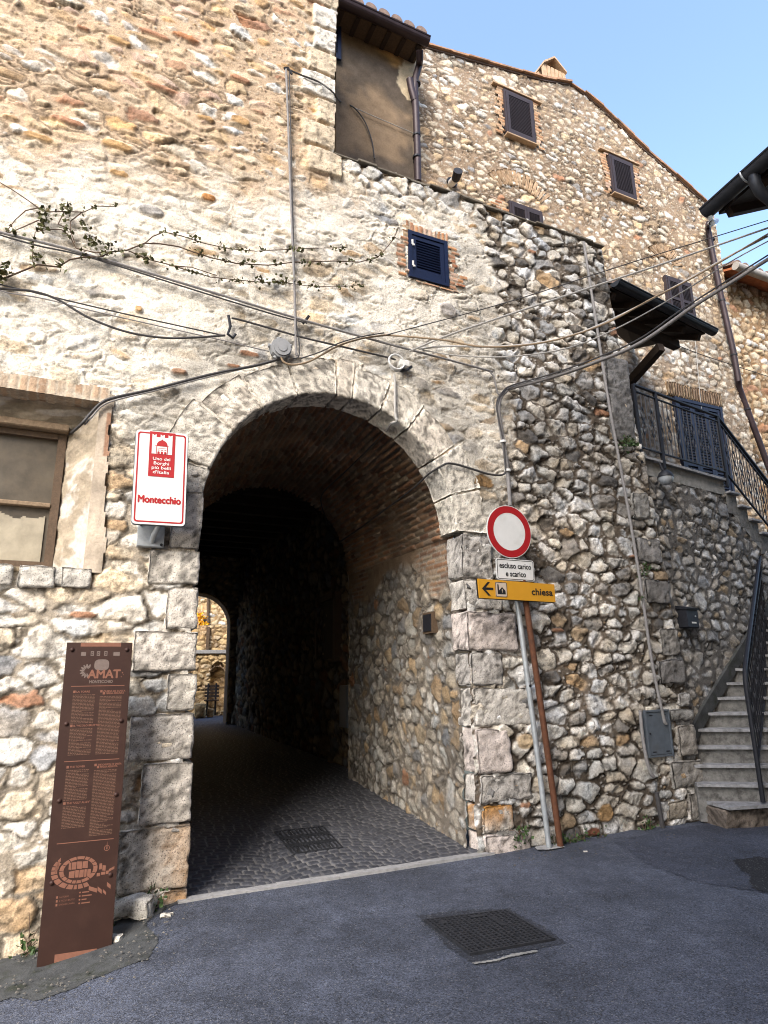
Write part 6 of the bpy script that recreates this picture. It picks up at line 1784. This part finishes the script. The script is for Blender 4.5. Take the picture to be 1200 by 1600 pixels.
for k, (x, y) in enumerate([(803, 604), (850, 592), (900, 576), (962, 553), (786, 690), (793, 735)]):
    q = FA.at(x, y, .115); m = MB(); m.tube([q - FA.u * .012 - Zv * .002, q + FA.u * .012 + Zv * .004] if k < 4 else [q - Zv * .012, q + Zv * .012], .036, 10); o = m.build('cable_tie', M['white_plastic'])
    tag(o, ['first pale tie on the thick cable bundle right after its bend', 'second pale tie on the cable bundle beyond its bend', 'third pale tie on the cable bundle over the bare rubble', 'pale tie on the cable bundle nearest the canopy', 'pale tie on the upright run of the bundle below its bend', 'lowest pale tie on the upright run of the cable bundle above the round sign'][k], 'cable tie', 'ties round the thick cable bundle')
cable('cable', 'grey cable bending from the bundle across to the arch and along the passage vault', W((794, 735), (784, 742), (765, 741), (735, 732), (715, 726), (700, 724), (690, 728)) + [TP(np.array(AC + (AR - .05) * math.cos(math.radians(a))), np.array(t_), np.array(AZ + .035 * t_ + (AR - .05) * math.sin(math.radians(a)))) for a, t_ in ((31, .15), (29, .6), (27, 1.5), (25, 2.6), (23, 3.9))], .014, M['cable_black'], GRP)
cable('cable', 'short grey cable end curling down beside the wall bend', W((765, 580), (772, 590), (775, 604), (778, 615), (783, 618)), .010, M['cable_grey'], GRP)
cable('cable', 'white twin cable hanging from the insulator into the arch', W((616, 585), (617, 600), (617, 630), (618, 650), (620, 658)) + [TP(np.array(AC + (AR - .03) * math.cos(math.radians(a))), np.array(t_), np.array(AZ + .035 * t_ + (AR - .03) * math.sin(math.radians(a)))) for a, t_ in ((62, .05), (61, .25))] , .016, M['cable_pale'], GRP)
cable('cable', 'dark cable fixed along the brick vault of the passage', [TP(np.array(AC + (AR - .0) * math.cos(math.radians(a))), np.array(t_), np.array(AZ + .035 * t_ + (AR - .0) * math.sin(math.radians(a)))) for a, t_ in ((61, .25), (60, .9), (59, 2.0), (58, 3.2), (50, 3.7), (40, 3.95))], .010, M['cable_black'], GRP)
cable('conduit', 'long thin grey conduit down the right end of the stone wall to the meter door', W((912, 378), (920, 430), (934, 520), (948, 610), (964, 700), (984, 810), (1002, 920), (1018, 1030), (1036, 1118), (1041, 1132)), .021, M['cable_grey'], None, 8, 'conduit')
cable('conduit', 'short grey pipe leading down from the lower left corner of the meter door', W((1000, 1110), (1004, 1150), (1010, 1185), (1016, 1206), (1022, 1214)), .022, M['cable_grey'], None, 8, 'pipe')
cable('pipe', 'black damp drain pipe stub at the wall foot below the meter door', W((1026, 1238), (1030, 1262), (1036, 1295), d=.07), .03, M['cable_black'], None, 8, 'pipe')
cable('cable', 'thin cable slung along the gabled house below the canopy', [GA.at(x, y, .05) for x, y in [(1055, 538), (1090, 552), (1150, 572), (1200, 588), (1240, 600)]], .008, M['cable_black'], GRP)
cable('cable', 'thin pale cable hanging down the gabled house beside the canopy end', [GA.at(x, y, .05) for x, y in [(1085, 520), (1089, 560), (1093, 610), (1096, 640)]], .007, M['cable_pale'], GRP)

# junction box
def junction():
    s, z = FA.px(440, 543, .1)
    t = thing('junction_box', 'round grey junction box on the wall left above the arch crown', 'junction box', FA.P(s, 0, z))
    m = MB(); m.disc(FA, s, z, .105, .02, .10, 10); b = m.build('box', M['grey_plastic'], t)
    m = MB(); m.disc(FA, s + .005, z, .085, .1005, .115, 24); l = m.build('lid', M['grey_plastic'], b)
    m = MB(); m.disc(FA, s + .005, z, .045, .1155, .122, 20); m.build('boss', M['grey_plastic'], b)
    for a in range(5): m = MB(); q = FA.P(s + .11 * math.cos(a * 1.25 + .5), .06, z + .11 * math.sin(a * 1.25 + .5)); m.tube([FA.P(s + .09 * math.cos(a * 1.25 + .5), .06, z + .09 * math.sin(a * 1.25 + .5)), FA.P(s + .125 * math.cos(a * 1.25 + .5), .06, z + .125 * math.sin(a * 1.25 + .5))], .022, 8); m.build('gland', M['grey_plastic'], t)
junction()
def insulator():
    s, z = FA.px(628, 566, .1)
    t = thing('cable_anchor', 'white insulator with looped cable ends above the right shoulder of the arch', 'insulator', FA.P(s, 0, z))
    m = MB(); m.bbox(FA, s - .02, s + .09, .02, .10, z - .045, z + .05, .02); m.build('body', M['white_plastic'], t)
    m = MB()
    for k in range(3):
        m.tube([FA.P(s - .06 + (.075 + .008 * k) * math.cos(a), .07 + .012 * k, z - .005 + (.095 - .006 * k) * math.sin(a)) for a in np.linspace(.3 * k, 2 * math.pi * .92 + .3 * k, 26)], .010, 6)
    m.build('cable_loop', M['white_plastic'], t, True)
    m = MB(); m.tube([FA.P(s + .02, .03, z - .06), FA.P(s + .06, .09, z - .075), FA.P(s + .12, .06, z - .02), FA.P(s + .14, .05, z + .0)], .016, 8); m.build('hook', M['black_iron'], t, True)
insulator()
for k, (p, lab) in enumerate([(((357, 493), (360, 510), (356, 522), (364, 528), (368, 522)), 'bent iron hook holding the drooping cables left of the arch'), (((483, 493), (478, 500), (473, 506)), 'short black iron spike in the wall above the arch crown'), (((444, 107), (450, 106), (456, 116)), 'small rusty hook at the head of the upright conduit')]):
    m = MB(); pts = [FA.at(x, y, .03 + .05 * (1 - i / (len(p) - 1)) if k == 1 else .06) for i, (x, y) in enumerate(p)]; m.tube(pts, .014, 8); o = m.build('wall_hook', M['black_iron'], None, True); tag(o, lab, 'hook')

# ------------------------------------------------------------------ meter door, post boxes, lamp
def meter():
    (a, b, c, d) = [FA.px(x, y) for x, y in ((999, 1110), (1038, 1108), (1048, 1180), (1012, 1183))]
    s0, s1 = (a[0] + d[0]) / 2, (b[0] + c[0]) / 2; z1, z0 = (a[1] + b[1]) / 2, (c[1] + d[1]) / 2
    t = thing('meter_door', 'blue grey metal meter cupboard door set in the rubble near the stairs', 'meter cupboard', FA.P(s0, 0, z0))
    m = MB(); e = .02
    m.fbox(FA, s0, s1, .0, .06, z0, z0 + e); m.fbox(FA, s0, s1, .0, .06, z1 - e, z1); m.fbox(FA, s0, s0 + e, .0, .059, z0 + e + .0005, z1 - e - .0005); m.fbox(FA, s1 - e, s1, .0, .059, z0 + e + .0005, z1 - e - .0005); m.build('frame', M['box_grey'], t)
    m = MB(); m.bbox(FA, s0 + e + .003, s1 - e - .003, .0, .052, z0 + e + .003, z1 - e - .003, .004); dr = m.build('door', M['box_grey'], t)
    for x in (s0 + .06, s1 - .11):
        for z in (z0 + .05, z1 - .06): m = MB(); m.fbox(FA, x, x + .05, .0525, .056, z, z + .010); m.build('slot', M['black_iron'], dr)
    m = MB(); m.disc(FA, s0 + .045, (z0 + z1) / 2, .011, .0525, .06, 10); m.build('lock', M['black_iron'], dr)
meter()
def letter():
    fr = SW; a = fr.px(1071, 951, .10); b = fr.px(1092, 981, .10)
    t = thing('letter_box', 'black letter box on the shaded wall beside the stairs', 'letter box', fr.P(a[0], 0, b[1]))
    m = MB(); m.bbox(fr, a[0], b[0], -.03, .11, b[1], a[1], .008); m.build('box', M['black_iron'], t)
    m = MB(); m.hexa([fr.P(a[0] - .01, -.03, a[1] + .002), fr.P(b[0] + .01, -.03, a[1] + .002), fr.P(b[0] + .01, .13, a[1] - .01), fr.P(a[0] - .01, .13, a[1] - .01), fr.P(a[0] - .01, -.03, a[1] + .05), fr.P(b[0] + .01, -.03, a[1] + .05), fr.P(b[0] + .01, .135, a[1] + .012), fr.P(a[0] - .01, .135, a[1] + .012)]); m.build('lid', M['black_iron'], t)
    w = b[0] - a[0]
    m = MB(); m.fbox(fr, a[0] + w * .35, a[0] + w * .75, .1105, .113, b[1] + .05, b[1] + .07); m.build('name_plate', M['white_plastic'], t)
    m = MB(); m.tube([fr.P(a[0] + w * .72, .11, b[1] + .14), fr.P(a[0] + w * .72, .12, b[1] + .14)], .009, 8); m.build('lock', M['zinc'], t)
letter()
def wall_box():
    q0, q1 = TNpx(666, 962, .95), TNpx(683, 990, .95)
    z0, z1 = 2.10, 2.34; t0, t1 = .72, .98
    t = thing('wall_box', 'small dark metal box fixed to the right wall of the passage', 'box', TP(np.array(2.6), np.array(.95), np.array(z0)))
    def bx(s0, s1, a, b, c, d): return [TP(np.array(s), np.array(tt), np.array(z)) for s, tt, z in ((s0, a, c), (s1, a, c), (s1, b, c), (s0, b, c), (s0, a, d), (s1, a, d), (s1, b, d), (s0, b, d))]
    m = MB(); m.hexa(bx(2.585, 2.70, t0, t1, z0, z1)); m.build('frame', M['wood_brown'], t)
    m = MB(); m.hexa(bx(2.575, 2.584, t0 + .025, t1 - .025, z0 + .025, z1 - .025)); m.build('door', M['black_iron'], t)
    t = thing('electric_cabinet', 'dark electric cabinet low on the passage wall where the vault ends', 'cabinet', TP(np.array(2.6), np.array(4.4), np.array(.8)))
    m = MB(); m.hexa(bx(2.66, 3.0, 4.2, 4.62, .85, 1.50)); m.build('cabinet', M['sign_grey'], t)
    m = MB(); m.hexa(bx(2.65, 2.659, 4.23, 4.59, .88, 1.47)); m.build('door', M['sign_grey'], t)
    t = thing('passage_door', 'dark plank door in the right wall deep inside the passage', 'door', TP(np.array(2.5), np.array(5.5), np.array(.2)))
    m = MB(); m.hexa(bx(2.72, 2.95, 5.2, 6.2, 1.95, 3.0)); m.build('leaf', M['wood'], t)
    m = MB(); m.hexa(bx(2.70, 2.95, 5.06, 5.195, 1.9, 3.12)); m.hexa(bx(2.66, 2.90, 6.205, 6.34, 1.9, 3.12)); m.hexa(bx(2.69, 2.93, 5.196, 6.204, 3.005, 3.12)); m.build('frame', M['wood_brown'], t)
wall_box()
def lamp():
    fr = SW; s, z = fr.px(1040, 746, .12)
    t = thing('wall_lamp', 'round bulkhead lamp hanging under the railed landing', 'lamp', fr.P(s, .0, z))
    m = MB(); m.tube([fr.P(s - .06, .03, z + .22), fr.P(s - .06, .10, z + .20), fr.P(s - .04, .12, z + .09)], .013, 8); m.build('arm', M['black_iron'], t, True)
    def dome(r0, prof):
        m = MB(); V = []; n = 20
        for rr, zz in prof:
            for k in range(n): V.append(fr.P(s + rr * math.cos(2 * math.pi * k / n), .12 + rr * math.sin(2 * math.pi * k / n), z + zz))
        F = [(i * n + k, i * n + (k + 1) % n, (i + 1) * n + (k + 1) % n, (i + 1) * n + k) for i in range(len(prof) - 1) for k in range(n)]
        m.add(V, F); return m
    dome(0, [(.001, .10), (.04, .095), (.075, .06), (.098, .02), (.10, .0)]).build('shade', M['black_iron'], t, True)
    dome(0, [(.094, .0), (.092, -.03), (.075, -.07), (.04, -.095), (.001, -.10)]).build('globe', M['lamp_glass'], t, True)
lamp()

# ------------------------------------------------------------------ plants
def leaves(rng, centres, size, n, spread, up=0.0):
    V, F = [], []
    for c in centres:
        for _ in range(n):
            p = np.array(c) + np.array([rng.gauss(0, spread), rng.gauss(0, spread * .6), rng.gauss(0, spread)])
            s = size * rng.uniform(.6, 1.3)
            a = Vector((rng.gauss(0, 1), rng.gauss(-.5, 1), rng.gauss(up, 1))).normalized(); b = a.cross(Vector((rng.gauss(0, 1), rng.gauss(0, 1), rng.gauss(0, 1)))).normalized(); nn = a.cross(b)
            P0 = Vector([float(x) for x in p]); k = len(V)
            V += [P0 - a * s * .5, P0 - a * s * .15 + b * s * .42 + nn * s * .08, P0 + a * s * .55, P0 - a * s * .15 - b * s * .42 + nn * s * .08]
            F += [(k, k + 1, k + 2), (k, k + 2, k + 3)]
    m = MB(); m.add(V, F); return m

def creeper():
    rng = random.Random(77)
    t = thing('creeper', 'thin leafy creeper trailing across the pale wall from the left towards the blue shutter', 'creeper', FA.at(0, 445))
    runs = [[(-260, 560), (-150, 500), (-60, 462), (-10, 440), (12, 432), (40, 421), (60, 414), (90, 417), (110, 407), (130, 402), (160, 400), (172, 393), (200, 391), (225, 380), (250, 380), (280, 384), (300, 392), (330, 403), (370, 411), (420, 413), (460, 411), (520, 409), (560, 409), (590, 402), (605, 388), (614, 372), (622, 356)],
            [(172, 393), (150, 396), (120, 388), (108, 370), (95, 360), (75, 357), (55, 363), (50, 390), (52, 410)], [(60, 325), (40, 330), (25, 345), (10, 362)], [(60, 343), (35, 355), (12, 364)], [(60, 325), (75, 330), (100, 331), (130, 330), (150, 322), (180, 323)],
            [(100, 331), (90, 350), (110, 360), (118, 380)], [(130, 330), (110, 345), (112, 360)], [(225, 380), (240, 368), (256, 362), (285, 368), (320, 380), (360, 388), (400, 391), (470, 390), (540, 388)],
            [(200, 391), (230, 404), (265, 415), (300, 425), (330, 433), (370, 438), (410, 441), (440, 440), (480, 446), (530, 447), (575, 444)], [(265, 415), (300, 418), (340, 430)], [(60, 325), (45, 312), (20, 298), (0, 285)], [(-10, 440), (5, 425), (8, 415)]]
    m = MB()
    for i, r in enumerate(runs):
        pts = [FA.at(x + rng.uniform(-1.5, 1.5), y + rng.uniform(-1.5, 1.5), .055 + rng.uniform(-.012, .012)) for x, y in r]
        m.tube(pts, [.006 * (1 - .7 * k / len(pts)) + .003 for k in range(len(pts))] if i == 0 else [.004 * (1 - .7 * k / len(pts)) + .002 for k in range(len(pts))], 5)
    m.build('stem', M['twig'], t, True)
    c1, c2, c3 = [], [], []
    def along(r, f, lst, jitter=4):
        for (x0, y0), (x1, y1) in zip(r[:-1], r[1:]):
            n = max(1, int(math.hypot(x1 - x0, y1 - y0) / 7))
            for k in range(n):
                if rng.random() < f:
                    u = rng.random(); lst.append(FA.at(x0 + (x1 - x0) * u + rng.uniform(-jitter, jitter) * .4, y0 + (y1 - y0) * u + rng.uniform(-jitter, jitter) * .6, .07))
    along(runs[7], .85, c1); along(runs[8], .85, c1); along(runs[0][15:], .6, c1); along(runs[0][:15], .35, c1); along(runs[1], .15, c1); along(runs[4], .3, c1)
    b1 = leaves(rng, c1, .036, 4, .016)
    b1.build('foliage', M['leaf'], t)
    c2 = [FA.at(68, 338, .09), FA.at(66, 328, .09), FA.at(72, 345, .1), FA.at(100, 325, .08), FA.at(103, 330, .08), FA.at(22, 362, .07), FA.at(68, 350, .1), FA.at(150, 378, .07), FA.at(100, 357, .07), FA.at(132, 355, .07), FA.at(92, 413, .07), FA.at(56, 402, .07), FA.at(140, 372, .07), FA.at(165, 392, .07), FA.at(168, 384, .07), FA.at(2, 428, .1), FA.at(6, 420, .1), FA.at(-4, 433, .1), FA.at(10, 422, .1), FA.at(410, 437, .08), FA.at(450, 440, .08), FA.at(430, 436, .08)]
    leaves(rng, c2, .042, 14, .032).build('foliage', M['leaf'], t)
creeper()

def tuft(name, label, pts, size, n, spread, m_, grp, stems=True):
    rng = random.Random(int(pts[0][0] * 100) % 9999)
    t = thing(name, label, 'plant', pts[0], grp)
    leaves(rng, pts, size, n, spread, 1.0).build('foliage', m_, t)
    m = MB()
    for p in pts:
        for _ in range(4):
            q = np.array(p) + np.array([rng.gauss(0, spread), rng.gauss(0, spread * .5), abs(rng.gauss(0, spread)) * 1.4]); m.tube([np.array(p) - Zv * spread * .6, (np.array(p) + q) / 2 + Zv * .01, q], .0025, 4)
    m.build('stem', M['twig'], t)
G1 = 'weeds growing at the foot of the wall'
for lab, px in [('low weeds in the gap beside the information panel and the lowest jamb stone', [(178, 1445), (186, 1462), (182, 1478)]), ('small weed between the left jamb foot and the white stone', [(236, 1400), (238, 1412)]), ('grassy weed on the edge of the concrete apron', [(238, 1498), (232, 1504)]),
                ('weed sprouting between the two sign poles', [(866, 1318), (870, 1312)]), ('weeds along the wall foot just right of the brown post', [(888, 1316), (900, 1314), (912, 1311)]), ('weed patch further along the wall foot towards the stairs', [(938, 1311), (945, 1312)]),
                ('weed below the meter door at the wall foot', [(1008, 1296), (1016, 1293)]), ('weed growing on the ledge at the foot of the right jamb', [(812, 1300), (816, 1306)]), ('weeds behind the lower left side of the information panel', [(46, 1478), (40, 1490), (30, 1510)])]:
    tuft('weed', lab, [FA.at(x, y, .07) + Zv * .0 for x, y in px], .035, 26, .045, M['leaf_green'], G1)
G2 = 'tufts growing out of the upper wall'
tuft('wall_tuft', 'green tuft on the wall under the left end of the landing', [FA.at(982, 690, .08), FA.at(976, 694, .08), FA.at(990, 692, .08)], .035, 40, .04, M['leaf_green'], G2)
tuft('wall_tuft', 'small tuft on the right wall halfway above the letter box', [FA.at(1010, 888, .08), FA.at(1004, 892, .08)], .03, 35, .035, M['leaf_green'], G2)
tuft('wall_tuft', 'tiny tuft beside the steel conduit at the height of the letter box', [FA.at(1000, 935, .08)], .022, 20, .022, M['leaf_green'], G2)
# flowers in the courtyard
t = thing('flower_pot', 'yellow flowering pot plant on the sunlit courtyard terrace', 'plant', CYW.at(311, 1000, -.3))
q = CYW.at(312, 972, -.5)
leaves(random.Random(5), [q, q + Zv * .2, q - Zv * .2], .09, 60, .10).build('foliage', M['flower'], t)
m = MB(); m.tube([q - Zv * 1.0, q - Zv * .65], [.12, .17], 14); m.build('pot', M['terracotta'], t, True)
m = MB(); m.tube([q - Zv * .7, q], .02, 6); m.build('stem', M['twig'], t)
# loose stones along the kerb
for i, (x, y, r, lab) in enumerate([(260, 1432, .035, 'pale loose chip of stone on the concrete apron'), (205, 1436, .12, 'cracked white stone lying against the foot of the left jamb'), (915, 1331, .016, 'tiny pale pebble on the road by the brown post'), (228, 1420, .05, 'small tan stone wedged under the left jamb'), (176, 1470, .05, 'grey stone beside the information panel foot')]):
    p = gpx(x, y) if i != 1 else FA.at(205, 1422, .06)
    V, F, cc = block_np(lambda a, b, c: np.stack([p[0] + a, p[1] + c, p[2] + b], -1), -r * 1.5, r * 1.5, -r * .6, r * .9, -r, r, res=r * .35, r=r * .6, amp=r * .25, seed=700 + i, col=WHITE)
    o = np_mesh('loose_stone', V, F, M['block'], None, cc); tag(o, lab, 'stone')
